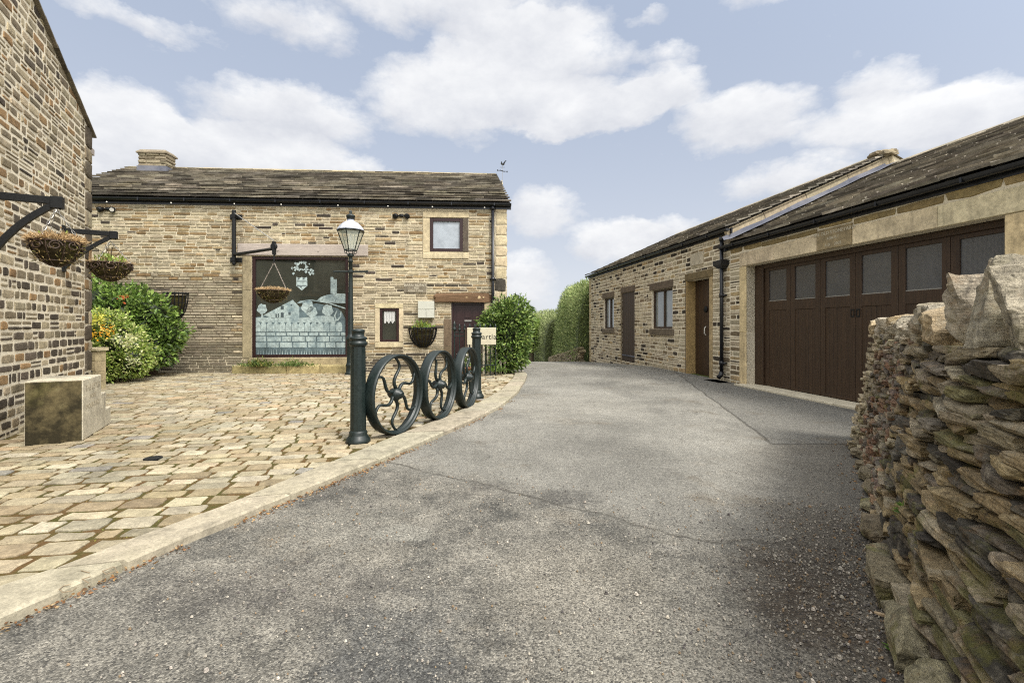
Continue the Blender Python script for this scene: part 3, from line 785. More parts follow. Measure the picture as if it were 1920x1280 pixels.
# regions the dressed stones take up
dressed = {'lintel_big': rect(446, 458, 690, 479.5), 'jl': (rect(455, 481, 472, 670)[0], BW[1], BW[0], BW[3]),
  'uwl': rect(793, 397.5, 879, 408.5), 'uwjl': rect(793, 409, 806, 472.5), 'uwjr': rect(868.5, 409, 878.5, 472.5), 'uws': rect(793, 472.8, 879, 485),
  'swl': rect(703, 569.5, 756, 577.8), 'swjl': rect(703, 578, 712, 641), 'swjr': rect(748, 578, 756, 641), 'sws': rect(703, 641.3, 756, 651),
  'dl': rect(816, 549.5, 921, 566.5), 'djl': (rect(832, 580, 846, 600)[0], .0, DW[0], rect(832, 598, 846, 700)[3]), 'djr': (DW[2], 0.0, rect(908, 580, 919, 600)[2], DW[3])}
bigsill = (BW[0]-.05, rect(448, 671, 653, 685)[1], BW[2]+.02, BW[1]-.004)
plq = rect(758, 531, 800, 549)
hl2 = holes + list(dressed.values()) + [bigsill, plq]
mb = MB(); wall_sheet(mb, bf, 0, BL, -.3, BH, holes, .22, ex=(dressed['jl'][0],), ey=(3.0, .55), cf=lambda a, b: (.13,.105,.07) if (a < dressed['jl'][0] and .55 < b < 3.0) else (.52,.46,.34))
# gable ends and back, as one shell
Dp = 7.9; bn = -bf.n
def shellwall(mb, pts, col=(.45,.38,.27)): mb.add(pts, [tuple(range(len(pts)))], col)
A_, B_ = bf.p(0, 0), bf.p(BL, 0); RZ = 7.34; half = 4.0
sk = -.33
gbR = [bf.p(BL, -.3), bf.p(BL+2*sk*.0, -.3) + bn*Dp, bf.p(BL, BH)+bn*Dp, bf.p(BL+sk, RZ-.05)+bn*half, bf.p(BL, BH)]
gbL = [bf.p(0, -.3)+bn*Dp, bf.p(0, -.3), bf.p(0, BH), bf.p(0, RZ-.05)+bn*half, bf.p(0, BH)+bn*Dp]
shellwall(mb, gbR); shellwall(mb, gbL); shellwall(mb, [bf.p(BL, -.3)+bn*Dp, bf.p(0, -.3)+bn*Dp, bf.p(0, BH)+bn*Dp, bf.p(BL, BH)+bn*Dp])
wall = mb.build('wall', 'mortar', barn)
mb = MB()
def course_b(b): return R.uniform(.07, .095) if b < 2.75 else R.uniform(.088, .120)
def len_b(b): return (.24, .62) if b < 2.75 else (.20, .52)
qx = BL-.30
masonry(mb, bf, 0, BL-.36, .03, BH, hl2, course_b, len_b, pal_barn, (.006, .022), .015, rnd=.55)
# quoins on the right corner
b = 0.0; k = 0
while b < BH-.05:
    h = R.uniform(.26, .40); b1 = min(b+h, BH); wq = .36 if k % 2 else .36
    col = vary((.46,.385,.25), .1)
    if abs(b-2.6) < .25: col = (.055,.048,.038)
    stone_block(mb, bf, BL-wq+.006, BL+.012, b+.006, b1-.006, .024, col, rnd=.4); b = b1; k += 1
gr = Fr(bf.p(BL, 0)+bf.n*0, bn)   # right gable, seen only from the side
masonry(mb, gr, 0, Dp, .03, RZ, [], lambda b: R.uniform(.13, .17), lambda b: (.3, .7), pal_barn, (.008, .02), .013,
        top=lambda a: BH+(RZ-.1-BH)*(a/half if a < half else (Dp-a)/(Dp-half)))
st = mb.build('walling_stone', 'stone', wall)
# dressed stones
mb = MB()
def dress(key, c1=.030, col=DR, k=.08, rows=1, mi=0):
    a0, b0, a1, b1 = dressed[key]
    for i in range(rows):
        mb = MB()
        q0 = b0+(b1-b0)*i/rows; q1 = b0+(b1-b0)*(i+1)/rows
        mb.bbox(bf, a0+.003, a1-.003, q0+.003, q1-.003, -.05, c1, .008, vary(col, k))
        mb.build('sill' if key in ('uws', 'sws') else 'lintel' if key in ('uwl', 'swl') else 'jamb_stone', 'dressed', wall)
for k_ in ('uwjl','uwl','uws'): dress(k_, .034, (.46,.385,.25), .08, 1)
dress('uwjr', .03, (.085,.068,.05)); dress('swl'); dress('swjl', rows=1); dress('swjr'); dress('sws', .045); dress('jl', .03, (.30,.245,.155), .1, 3)
dress('djl', .03, (.15,.11,.07), .1, 2); dress('djr', .03, (.40,.33,.21), .1, 3)
mb = MB(); a0, b0, a1, b1 = bigsill; mb.bbox(bf, a0, a1, b0, b1, -.05, .09, .012, (.33,.27,.16)); mb.build('sill', 'dressed', wall)
mb = MB(); a0, b0, a1, b1 = dressed['lintel_big']
mb.bbox(bf, a0, a1, b0, b1, -.05, .04, .012)
for q in (.31, .62, .12): mb.lathe(bf.p(a0+(a1-a0)*q, (b0+b1)/2-.02, .041), [(.022, 0), (.022, .02)], 8, ax=bf.n)
mb.build('timber_lintel', 'beam', wall)
mb = MB(); a0, b0, a1, b1 = dressed['dl']; n = 9
rock(mb, bf.p((a0+a1)/2, (b0+b1)/2, .0), BU, bf.n, Vector((0,0,1)), (a1-a0)/2, .10, (b1-b0)/2*.98, (.115,.068,.036), 14, 5, .07, .05)
for q, r_ in ((.56, .085), (.78, .055), (.86, .03)): mb.lathe(bf.p(a0+(a1-a0)*q, (b0+b1)/2, .088), [(r_, 0), (r_*.8, .012), (.001, .016)], 9, (.42,.32,.18), ax=bf.n)
mb.build('doorway_lintel', 'vcol', wall)

def frame(mb, fr, r, w, c0, c1, mull=(), trans=(), mw=None):
    a0, b0, a1, b1 = r; mw = mw or w
    mb.bbox(fr, a0, a0+w, b0, b1, c0, c1, .005); mb.bbox(fr, a1-w, a1, b0, b1, c0, c1, .005)
    mb.bbox(fr, a0+w, a1-w, b0, b0+w, c0, c1-.001, .005); mb.bbox(fr, a0+w, a1-w, b1-w, b1, c0, c1-.001, .005)
    for q in mull: x = a0+(a1-a0)*q; mb.bbox(fr, x-mw/2, x+mw/2, b0+w, b1-w, c0, c1-.002, .004)
    for q in trans: y = b0+(b1-b0)*q; mb.bbox(fr, a0+w, a1-w, y-mw/2, y+mw/2, c0, c1-.003, .004)
def pane(fr, r, c, mat, parent, grid=False, name='pane', k=1.0):
    mb = MB(); a0, b0, a1, b1 = r; mb.box(fr, a0, a1, b0, b1, c-.012, c, (k, k, k))
    if grid: mb.g = [((a, b, 0)) for a, b in ((a0,b0),(a1,b0),(a1,b1),(a0,b1))*2]
    return mb.build(name, mat, parent)
# picture window
mb = MB(); frame(mb, bf, BW, .09, -.12, -.02); pw = mb.build('picture_window', 'darkwood', barn)
pw['label'] = 'large picture window etched with a village scene and crest'
ri = (BW[0]+.09, BW[1]+.09, BW[2]-.09, BW[3]-.09)
pane(bf, ri, -.07, 'glass', pw)
def ec(x, y): return bf.px(470+x/6.095, 470+y/6.095, -.066)
M['etch3'] = flat_mat('thin_frosting', (.085, .12, .13), .5, 6, .5, .2, .001, .4, dirt=(.03, .042, .045), dirtf=.7)
mb = MB(); mb.poly(bf, [ec(*p) for p in [(38,1195),(1106,1195),(1106,820),(1040,700),(1000,660),(760,600),(560,640),(330,690),(150,740),(38,765)]], -.0698, -.0692); mb.build('thin_frosting', 'etch3', pw)
mb = MB()
def epoly(pts, mi=0, z=0): mb.poly(bf, [ec(*p) for p in pts][::-1], -.069, -.0655+.0008*z, mi=mi)
epoly([(1105,490),(1105,600),(1000,600),(880,590),(760,565),(800,530),(870,505),(960,488)])          # hill
epoly([(913,490),(913,300),(945,300),(948,325),(985,325),(985,490)])                                   # tower
epoly([(1105,660),(1105,672),(1000,640),(880,600),(700,570),(560,600),(530,600),(560,575),(680,558),(880,585),(1000,625)], z=1)
epoly([(150,735),(330,640),(480,560),(555,640),(555,770),(250,775)])                                   # house
epoly([(40,765),(250,765),(560,770),(760,745),(900,740),(950,760),(960,820),(40,815)])
for cx, cy, r_ in ((130,665,55),(650,640,70),(880,680,62),(700,700,60)):
    epoly([(cx+r_*math.cos(t_)*(1+.12*math.sin(5*t_)), cy+r_*1.05*math.sin(t_)*(1+.1*math.cos(7*t_))) for t_ in [i*math.pi/11 for i in range(22)]], z=1)
epoly([(125,700),(138,700),(145,765),(118,765)])
for i in range(15):
    x0 = 40+i*72; w_ = 60; 
    if x0+w_ > 1105: break
    w_ = 68+R.uniform(-2, 2); epoly([(x0,925),(x0-1,850+R.uniform(-6,6)),(x0+w_*.15,828),(x0+w_*.38,813),(x0+w_*.65,812),(x0+w_*.87,826),(x0+w_,850),(x0+w_-1,924)], z=2)
y = 932
for hrow in (42, 60, 66):
    x = 40 + R.uniform(-20, 0)
    while x < 1100:
        w_ = R.uniform(90, 170); x1 = min(x+w_, 1106)
        if 1106-x1 < 40: x1 = 1106
        epoly([(max(x, 38)+7,y+2+R.uniform(0,4)),(x1-7,y+1+R.uniform(0,4)),(x1-6,y+hrow-4),(max(x, 38)+8,y+hrow-4)], z=2); x = x1
    y += hrow+4
for i in range(34):
    x = 50+i*31; l = R.uniform(-14, 14); epoly([(x-5,1195),(x-2+l*.5,1160),(x+l,1122),(x+3+l*.5,1160),(x+7,1195)], z=1)
# crest
epoly([(522,300),(560,312),(585,300),(612,312),(645,300),(648,400),(585,455),(520,400)], z=2)
for i in range(34):
    t_ = R.uniform(0, 2*math.pi); rr_ = R.uniform(.45, 1.0); cx, cy = 585+145*rr_*math.cos(t_), 255-110*abs(math.sin(t_))*rr_+40*R.uniform(-1, 1)
    s_ = R.uniform(9, 22); epoly([(cx-s_,cy),(cx-s_*.2,cy-s_),(cx+s_,cy-s_*.3),(cx+s_*.3,cy+s_*.4),(cx+s_*.1,cy+s_)], z=1)
for fx, pts in ((0, [(940,880),(955,820),(965,780),(950,740),(985,680),(992,682),(968,745),(985,790),(1020,750),(1028,690),(1036,690),(1036,750),(1000,800),(975,800),(950,885)]),): epoly(pts, z=3)
mb.build('etched_picture', 'etch', pw)
mb = MB()
for x0, y0, x1, y1 in ((345,628,378,672),(345,705,378,760),(432,700,458,732),(458,612,472,628),(285,720,300,760),(310,715,322,760)):
    mb.poly(bf, [ec(x0,y1), ec(x1,y1), ec(x1,y0), ec(x0,y0)], -.069, -.0615)
for y0, x0, x1 in ((345,530,640),(395,530,640)): mb.poly(bf, [ec(x0,y0+8), ec(x1,y0+8), ec(x1,y0), ec(x0,y0)], -.069, -.0615)
for x0, y0 in ((548,318),(605,318),(575,415)): mb.poly(bf, [ec(x0-10,y0+6), ec(x0+12,y0+8), ec(x0+8,y0-6), ec(x0-6,y0-8)], -.069, -.0615)
mb.build('etched_lines', 'etch2', pw)
# upper window
mb = MB(); frame(mb, bf, UW, .10, -.10, .012); w_ = mb.build('window', 'darkwood', barn); w_['label'] = 'upper square window reflecting the sky'
pane(bf, (UW[0]+.10, UW[1]+.10, UW[2]-.10, UW[3]-.10), -.04, 'glass_sky', w_)
mb = MB(); frame(mb, bf, SW, .075, -.09, .0); w_ = mb.build('window', 'darkwood', barn); w_['label'] = 'small window with a lace half curtain'
ri = (SW[0]+.075, SW[1]+.075, SW[2]-.075, SW[3]-.075); pane(bf, ri, -.05, 'glass', w_)
mb = MB(); n = 14
P = []
a0, b0, a1, b1 = ri; cw = (a1-a0)*.78; ca = a0+(a1-a0)*.5
for i in range(n+1):
    x = ca-cw/2+cw*i/n; low = b1-(b1-b0)*(.40+.05*math.sin(i*math.pi/2.4)); P += [bf.p(x, b1-.01, -.036+.006*math.sin(i*1.9)), bf.p(x, low, -.036+.008*math.sin(i*1.9))]
mb.add(P, [(2*i, 2*i+1, 2*i+3, 2*i+2) for i in range(n)]); mb.build('lace_curtain', 'lace', w_)
# door
mb = MB(); frame(mb, bf, (DW[0], DW[1], DW[2], DW[3]), .07, -.14, -.06); a0, b0, a1, b1 = DW
mb.box(bf, a0+.07, a1-.07, .03, b1-.07, -.125, -.10)
dr = mb.build('door', 'darkwood', barn); dr['label'] = 'dark panelled front door with arched top panels'
mb = MB(); iw = (a1-a0-.14)
for i in range(3):
    x0 = a0+.07+iw*(.10+.29*i); x1 = x0+iw*.21; ar = .035 if i == 1 else .015
    t0, t1 = b1-.07-.16, b1-.07-.62 if i != 1 else b1-.07-.40
    pts = [(x0, t1), (x1, t1), (x1, t0+(.02 if i == 0 else 0)), ((x0+x1)/2, t0+ar), (x0, t0+(.02 if i == 2 else 0))]
    mb = MB(); mb.poly(bf, pts, -.10, -.085); mb.build('raised_panel', 'darkwood', dr)
    mb = MB(); mb.poly(bf, [(x0, .25), (x1, .25), (x1, .95), (x0, .95)], -.10, -.087); mb.build('raised_panel', 'darkwood', dr)
mb = MB(); x0 = a0+.07+iw*.38; mb.bbox(bf, x0, x0+iw*.25, b1-.07-.52, b1-.07-.47, -.10, -.075, .004); mb.build('letterbox', 'wire', dr)
# roof
ro = bf.p(-.12, 5.20, .16); RH = RZ-5.20; up = (bn*(half+.16) + Vector((0, 0, RH))).normalized(); SL = math.hypot(half+.16, RH)
rf = Fr(ro, BU, up); mb = MB()
AL, shr = BL+.24, sk/SL
def tri(p, q, r_, s_): mb.add([p, q, r_, s_], [(0, 1, 2, 3)], (.12,.10,.08))
tri(rf.p(0, 0, -.02), rf.p(AL, 0, -.02), rf.p(AL+sk, SL, -.02), rf.p(0, SL, -.02))
bk = bf.p(-.12, 5.20, 0)+bn*(Dp+.16); bk2 = bf.p(BL+.12, 5.20, 0)+bn*(Dp+.16)
tri(bk2, bk, rf.p(0, SL, -.02), rf.p(AL+sk, SL, -.02))
tri(rf.p(0, 0, -.02), rf.p(0, SL, -.02), rf.p(0, SL, -.06), rf.p(0, 0, -.06)); tri(rf.p(AL, 0, -.02), rf.p(AL+sk, SL, -.02), rf.p(AL+sk, SL, -.07), rf.p(AL, 0, -.07))
slates(mb, rf, -.03, AL+.02, SL-.02, pal_slate, .40, .20, (.4, 1.1), shr, .055, lift=.045)
bfr = Fr(bk2, -BU, (rf.p(AL+sk, SL, 0)-bk2)); 
slates(mb, bfr, 0, AL, (rf.p(AL+sk, SL, 0)-bk2).length-.05, pal_slate, .34, .2, (.5, .9), 0, .04)
roof = mb.build('roof', 'slate', barn)
mb = MB(); a = -.02
while a < AL+sk-.01:
    a1 = min(a+R.uniform(.45, .7), AL+sk)
    q = Fr(rf.p(a, SL, 0), BU); L1 = a1-a-.008; z = R.uniform(0, .012); cc = vary((.27,.225,.14), .15)
    mb.poly(Fr(rf.p(a, SL, 0), q.n*-1, (0, 0, 1)), [(-.20,-.095+z),(-.19,-.045+z),(-.03,.075+z),(.03,.075+z),(.19,-.045+z),(.20,-.095+z)], -L1, 0, cc) if False else None
    for s_ in (-1, 1):
        f0 = rf.p(a, SL, 0); dn = (BU.cross(Vector((0, 0, 1))))
        pr = [(.0, .095+z), (.03, .093+z), (.21, -.03+z), (.20, -.075+z), (.0, .03)]
        P = [f0 + BU*x + dn*(s_*p0) + Vector((0, 0, p1)) for x in (0, L1) for p0, p1 in pr]
        mb.add(P, [(0,1,6,5),(1,2,7,6),(2,3,8,7),(3,4,9,8),(4,3,2,1,0),(5,6,7,8,9)], cc)
    a = a1
mb.build('ridge_stones', 'slate', roof)
# chimney
chf = Fr(bf.p(0, 0), BU); cpos = Vector(((257-HX)/F*17.0, 17.0, 0)); cf = Fr(cpos, BU)
ch = MB(); ch.box(cf, .04, .96, 6.6, 7.72, -.56, -.04, (.24,.20,.14))
for fr_, wd in ((cf, 1.0), (Fr(cf.p(1.0, 0, 0), bn), .6), (Fr(cf.p(1.0, 0, -.6), -BU), 1.0), (Fr(cf.p(0, 0, -.6), -bn), .6)):
    f2 = Fr(fr_.o-fr_.n*.035, fr_.u); masonry(ch, f2, .02, wd-.02, 7.2, 7.72, [], lambda b: R.uniform(.11, .15), lambda b: (.25, .55), lambda a, b: vary((.22,.185,.125), .2), (.02, .04), .012)
ch.bbox(Fr(cf.p(-.03, 7.70, .03), BU, bn), 0, 1.06, 0, .66, 0, .15, .10, (.20,.165,.115))
chm = ch.build('chimney', 'stone', roof)
mb = MB(); mb.box(cf, -.01, 1.01, 6.6, 7.24, -.61, .01)
mb.build('lead_flashing', 'lead', chm)
# gutter, brackets' white clips, downpipe
def gutter(name, fr, a0, a1, z, r, parent, c, mat='plastic', fascia=.0):
    mb = MB(); n = 9; P = []
    for a in (a0, a1):
        for i in range(n+1):
            t_ = math.pi*i/n; P.append(fr.p(a, z-r*math.sin(t_)*1.05, c+r-r*math.cos(t_)*-1-r if False else c+r*math.cos(t_)))
        P += [fr.p(a, z, c-r+.008)]
        for i in range(n, -1, -1):
            t_ = math.pi*i/n; P.append(fr.p(a, z-(r-.008)*math.sin(t_)*1.05, c+(r-.008)*math.cos(t_)))
    k = len(P)//2
    mb.add(P, [(i, (i+1) % k, k+(i+1) % k, k+i) for i in range(k)] + [tuple(range(n+1)), tuple(range(k+n, k-1, -1))])
    if fascia: mb.box(fr, a0, a1, z-fascia, z+.02, .0, .03)
    a = a0+.6
    while a < a1:
        mb.box(fr, a, a+.03, z-r*1.12, z+.004, c-r, c+r+.004); a += 1.3
    return mb.build(name, mat, parent)
gutter('gutter', bf, -.1, BL+.14, 5.19, .075, barn, .13, fascia=.16)
mb = MB(); a = .9
while a < BL-.5: mb = MB(); mb.lathe(bf.p(a, 5.05, .21), [(.014, 0), (.02, -.012), (.015, -.03), (.0, -.035)], 8); mb.build('festoon_bulb', 'white', barn); a += R.uniform(1.3, 1.8)
def downpipe(fr, a, z0, z1, r, parent, hop=None, shoe=True, c=.10):
    mb = MB(); mb.tube([fr.p(a, z1, c), fr.p(a, z0, c)], r, 12)
    z = z0+.5
    for zz in (z1-.05, (z1+z0)/2+.25, z0+.25): mb.tube([fr.p(a, zz+.05, c), fr.p(a, zz-.05, c)], r+.014, 12); mb.box(fr, a-r-.05, a+r+.05, zz-.02, zz+.02, 0, c)
    if shoe: mb.tube([fr.p(a, z0+.02, c), fr.p(a, z0-.06, c+.02), fr.p(a, z0-.13, c+.10)], [r+.01, r+.012, r+.006], 12)
    return mb.build('downpipe', 'plastic', parent, True)
ad = bf.px(924, 480)[0]; dpb = downpipe(bf, ad, .15, 5.1, .048, barn)
# plaque, meter box, lights
mb = MB(); a0, b0, a1, b1 = plq; mb.bbox(bf, a0+.004, a1-.004, b0+.004, b1-.004, -.03, .028, .008, (.17,.145,.105)); pl = mb.build('date_plaque', 'dressed', barn)
M['carvelight'] = flat_mat('pale_lettering', (.50, .46, .36), .9, 30, .1, .1, .001, .1)
M['carvedark'] = flat_mat('cut_lettering', (.27, .23, .16), .9, 30, .1, .1, .001, .1)
ca = (a0+a1)/2; hb = (b1-b0)
text('BARN BURNT', bf, ca, b0+hb*.78, .030, .105, 'inscription', 'carvelight', pl); text('1700', bf, ca, b0+hb*.48, .030, .09, 'inscription', 'carvelight', pl); text('REBUILT 1989', bf, ca, b0+hb*.2, .030, .07, 'inscription', 'carvelight', pl)
r_ = rect(785, 565, 815, 596); mb = MB(); a0, b0, a1, b1 = r_; bm = (b0+b1)/2
mb.bbox(bf, a0, a1, bm+.003, b1, .0, .20, .01); mb.bbox(bf, a0, (a0+a1)/2-.003, b0, bm-.003, 0, .198, .01); mb.bbox(bf, (a0+a1)/2+.003, a1, b0, bm-.003, 0, .198, .01)
mb.build('meter_box', 'box', barn)
for (x, y) in ((198, 391.5), (752, 404)):
    aa, bb = bf.px(x, y, .1); mb = MB()
    mb.tube([bf.p(aa-.18, bb, .05), bf.p(aa+.18, bb, .05)], .02, 8); mb.box(bf, aa-.05, aa+.05, bb-.03, bb+.06, 0, .05)
    for s_ in (-1, 1): mb.lathe(bf.p(aa+s_*.16, bb, .06), [(.03, -.08), (.075, .0), (.08, .08), (.06, .085)], 10, ax=(bf.n+Vector((s_*.5, 0, -.5))))
    fl = mb.build('floodlight', 'black', barn, True)
    if x < 300:
        mb = MB()
        mb.lathe(bf.p(aa+.16, bb, .06), [(.055, .086), (.05, .09)], 10, ax=(bf.n+Vector((.5, 0, -.5)))); mb.build('lens', 'white', fl)

# ------------------------------------------------------------------ LEFT HOUSE (gable wall)
LU = Vector((-.4635, .8861, 0)); L0 = Vector((lwx(1.2), 1.2, 0)); lf = Fr(L0, LU); LL = (LWEND+.18-1.2)/LU.y
house = thing('stone_house', L0, 'tall stone house gable at the left edge with dark corner stones', 'house')
eaveL = 5.0; pitch = math.tan(math.radians(22))
def topL(a): return eaveL+(LL-a)*pitch
mb = MB(); P = [lf.p(0, -.3), lf.p(LL, -.3), lf.p(LL, eaveL), lf.p(LL-4.0, eaveL+4.0*pitch), lf.p(0, topL(0))]
mb.add(P, [(0,1,2,3,4)], (.5,.45,.35)); back = -lf.n*7
P2 = [p+back for p in P]; mb.add(P2, [(4,3,2,1,0)]); mb.add([P[1], P2[1], P2[2], P[2]], [(0,1,2,3)]); mb.add([P[0], P[4], P2[4], P2[0]], [(0,1,2,3)])
wall = mb.build('wall', 'mortar_pale', house)
mb = MB(); cs = LL-.34
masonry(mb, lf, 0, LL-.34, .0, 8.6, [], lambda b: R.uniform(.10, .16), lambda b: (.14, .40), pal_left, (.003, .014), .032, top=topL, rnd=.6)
b = 0; k = 0
while b < eaveL+.3:
    h = R.uniform(.30, .44) if k % 2 == 0 else R.uniform(.16, .3); b1 = b+h
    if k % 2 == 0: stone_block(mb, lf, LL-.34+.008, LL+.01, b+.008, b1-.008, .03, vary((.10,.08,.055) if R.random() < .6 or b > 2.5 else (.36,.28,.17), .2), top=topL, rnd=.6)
    else:
        stone_block(mb, lf, LL-.34+.008, LL-.17, b+.008, b1-.008, .022, pal_left(0, b), top=topL); stone_block(mb, lf, LL-.16, LL+.01, b+.008, b1-.008, .022, pal_left(0, b), top=topL)
    b = b1; k += 1
mb.build('walling_stone', 'stone_near', wall)
# roof over it with slates showing along the verge
ev = lf.p(LL+.10, eaveL-.01, .05); upv = (-LU+Vector((0, 0, pitch))).normalized()
hf = Fr(ev-lf.n*7.2, lf.n, upv); mb = MB(); SLh = 8.2
for q0, q1 in ((-.01, -.06),): 
    P = [hf.p(0, .05, q0), hf.p(7.12, .05, q0), hf.p(7.12, SLh, q0), hf.p(0, SLh, q0), hf.p(0, .05, q1), hf.p(7.12, .05, q1), hf.p(7.12, SLh, q1), hf.p(0, SLh, q1)]
    mb.add(P, [(0,1,2,3),(7,6,5,4),(0,4,5,1),(1,5,6,2),(2,6,7,3),(3,7,4,0)], (.12,.10,.08))
slates(mb, hf, 0, 7.22, SLh, pal_slate, .5, .4, (.4, .9), 0, .022, lift=.003)
mb.build('roof', 'slate', house)
mb = MB(); mb.box(lf, LL+.02, LL+.22, 4.66, 4.77, -.35, .0); mb.build('rafter_end', 'beam', house)
downp = MB(); downp.tube([lf.p(LL+.09, 4.6, -.07), lf.p(LL+.09, .1, -.07)], .055, 10)
for z in (.5, 2.2, 3.9): downp.tube([lf.p(LL+.09, z, -.07), lf.p(LL+.09, z+.1, -.07)], .07, 10)
downp.build('downpipe', 'plastic', house, True)

# ------------------------------------------------------------------ RIGHT RANGE
RU = Vector((.1464, -.9892, 0)); RO = Vector((3.89, 23.6, 0)); qf = Fr(RO, RU); GA = 11.68
def rr(x0, y0, x1, y1): 
    return (qf.px(x0, y0)[0], min(qf.px(x0, y1)[1], qf.px(x1, y1)[1]), qf.px(x1, y0)[0], (qf.px(x0, y0)[1]+qf.px(x1, y0)[1])/2)
out = thing('outbuilding', RO, 'long low stone outbuilding with plank doors and two small windows beyond the garage', 'outbuilding')
def opn(x0, x1, yt, yb):   # yt, yb measured at x0
    a0, b1 = qf.px(x0, yt); _, b0 = qf.px(x0, yb); a1 = qf.px(x1, yt)[0]; return (a0, b0, a1, b1)
W1 = opn(1132, 1151, 560, 616); PD = opn(1166, 1190, 550, 676); W2 = opn(1222, 1261, 545, 616); OD = opn(1288, 1331, 527, 702)
PD = (PD[0], PD[1], PD[2], PD[3])
holes = [W1, PD, W2, OD]
lin = [(W1[0]-.12, W1[3], W1[2]+.06, W1[3]+.25), (PD[0]-.06, PD[3], PD[2]+.06, PD[3]+.24), (W2[0]-.13, W2[3], W2[2]+.05, W2[3]+.25), (OD[0]-.08, OD[3], OD[2]+.16, OD[3]+.22)]
sil = [(W1[0]-.12, W1[1]-.20, W1[2]+.05, W1[1]), (W2[0]-.1, W2[1]-.22, W2[2]+.1, W2[1])]
jam = [(OD[2], OD[1], OD[2]+.14, OD[3]), (PD[0]-.06, PD[1], PD[0], PD[3]), (OD[0]-.05, OD[1], OD[0], OD[3])]
pale = (qf.px(1296, 480)[0], qf.px(1308, 497)[1], qf.px(1320, 480)[0], qf.px(1308, 474)[1])
OH = 3.92
mb = MB(); wall_sheet(mb, qf, 0, GA, -.9, OH, holes, .24)
qn = -qf.n; Dq = 9.46; hq = 4.73; RZq = 6.10
mb.add([qf.p(0,-3)+qn*Dq, qf.p(0,-3), qf.p(0,OH), qf.p(0,RZq)+qn*hq, qf.p(0,OH)+qn*Dq], [(0,1,2,3,4)])
mb.add([qf.p(GA,-.9), qf.p(GA,-.9)+qn*Dq, qf.p(GA,OH)+qn*Dq, qf.p(GA,RZq)+qn*hq, qf.p(GA,OH)], [(0,1,2,3,4)])
mb.add([qf.p(GA,-.9)+qn*Dq, qf.p(0,-.9)+qn*Dq, qf.p(0,OH)+qn*Dq, qf.p(GA,OH)+qn*Dq], [(0,1,2,3)])
wall = mb.build('wall', 'mortar_pale', out)
mb = MB()
masonry(mb, qf, .30, GA, -.9, OH, holes+lin+sil+jam+[pale], lambda b: R.uniform(.10, .155), lambda b: (.20, .50), pal_right, (.003, .014), .028, rnd=.5)
b = -.9
while b < OH-.05:
    h = R.uniform(.2, .34); b1 = min(b+h, OH); stone_block(mb, qf, -.01, .29, b+.006, b1-.006, .024, vary((.42,.34,.21), .12), rnd=.5); b = b1
gq = Fr(qf.p(GA, 0), qn)
masonry(mb, gq, 0, Dq, 3.3, RZq, [], lambda b: R.uniform(.13, .17), lambda b: (.25, .6), pal_right, (.008, .02), .014, top=lambda a: OH+(RZq-OH)*(a/hq if a < hq else (Dq-a)/hq)-.06)
mb.build('walling_stone', 'stone', wall)
def dpiece(name, r, c0, c1, bev, col):
    m_ = MB(); m_.bbox(qf, r[0], r[2], r[1]+.003, r[3]-.003, c0, c1, bev, col); return m_.build(name, 'ashlar' if r[0] > GA else 'dressed', wall)
for i, r_ in enumerate(lin): dpiece('lintel', r_, -.10, .035, .014, vary((.13,.10,.07) if i != 3 else (.20,.15,.08), .15))
for r_ in sil: dpiece('sill', r_, -.10, .05, .014, vary((.16,.13,.09), .15))
dpiece('jamb_stone', jam[0], -.05, .03, .014, (.38,.29,.16)); dpiece('jamb_stone', jam[1], -.05, .03, .01, (.2,.16,.10)); dpiece('jamb_stone', jam[2], -.05, .03, .01, (.13,.09,.05))
dpiece('door_reveal', (OD[0]+.001, OD[1], OD[0]+.03, OD[3]), -.30, .028, .002, (.36,.25,.11))
mb = MB(); mb.bbox(qf, pale[0]+.005, pale[2]-.005, pale[1], pale[3], -.02, .035, .008, (.50,.44,.33)); mb.build('smooth_block', 'pale_stone', wall)
for i, r_ in enumerate((W1, W2)):
    mb = MB(); frame(mb, qf, r_, .07, -.16, -.07, mull=(.52,)); w_ = mb.build('window', 'oldwood', out)
    w_['label'] = ('narrow window nearest the hedge', 'two light window between the plank door and the recessed door')[i]
    mb = MB(); m_ = (r_[0]+r_[2])/2
    for s0, s1 in ((r_[0]+.07, m_-.02), (m_+.05, r_[2]-.07)): pane(qf, (s0, r_[1]+.07, s1, r_[3]-.07), -.12, 'glass_curtain', w_)
def planks(fr, r, n, c0, c1, name, mat, parent, gap=.006):
    mb = MB(); a0, b0, a1, b1 = r
    for i in range(n): mb.bbox(fr, a0+(a1-a0)*i/n+gap/2, a0+(a1-a0)*(i+1)/n-gap/2, b0, b1, c0, c1+R.uniform(-.001, .001), .005)
    mb.box(fr, a0, a1, b0, b1, c0-.01, c0+.003)
    return mb.build(name, mat, parent)
d_ = planks(qf, (PD[0], PD[1]+.03, PD[2], PD[3]-.01), 6, -.05, -.015, 'door', 'oldwood', out); d_['label'] = 'flush narrow plank door between the two windows'
mb = MB(); mb.bbox(qf, PD[0]+.02, PD[2]-.02, PD[1]+.22, PD[1]+.27, -.014, .01, .004); mb.build('weather_bar', 'lead', d_)
d_ = planks(qf, (OD[0]+.03, OD[1]+.02, OD[2], OD[3]-.02), 5, -.30, -.255, 'door', 'wood', out); d_['label'] = 'brown door set deep in a stained stone doorway'
mb = MB(); ac = OD[0]+(OD[2]-OD[0])*.5
mb.lathe(qf.p(ac, OD[1]+1.95, -.25), [(.09, 0), (.10, .01), (.08, .03), (.03, .04)], 12, ax=qf.n); mb.build('door_knocker', 'black', d_, True)
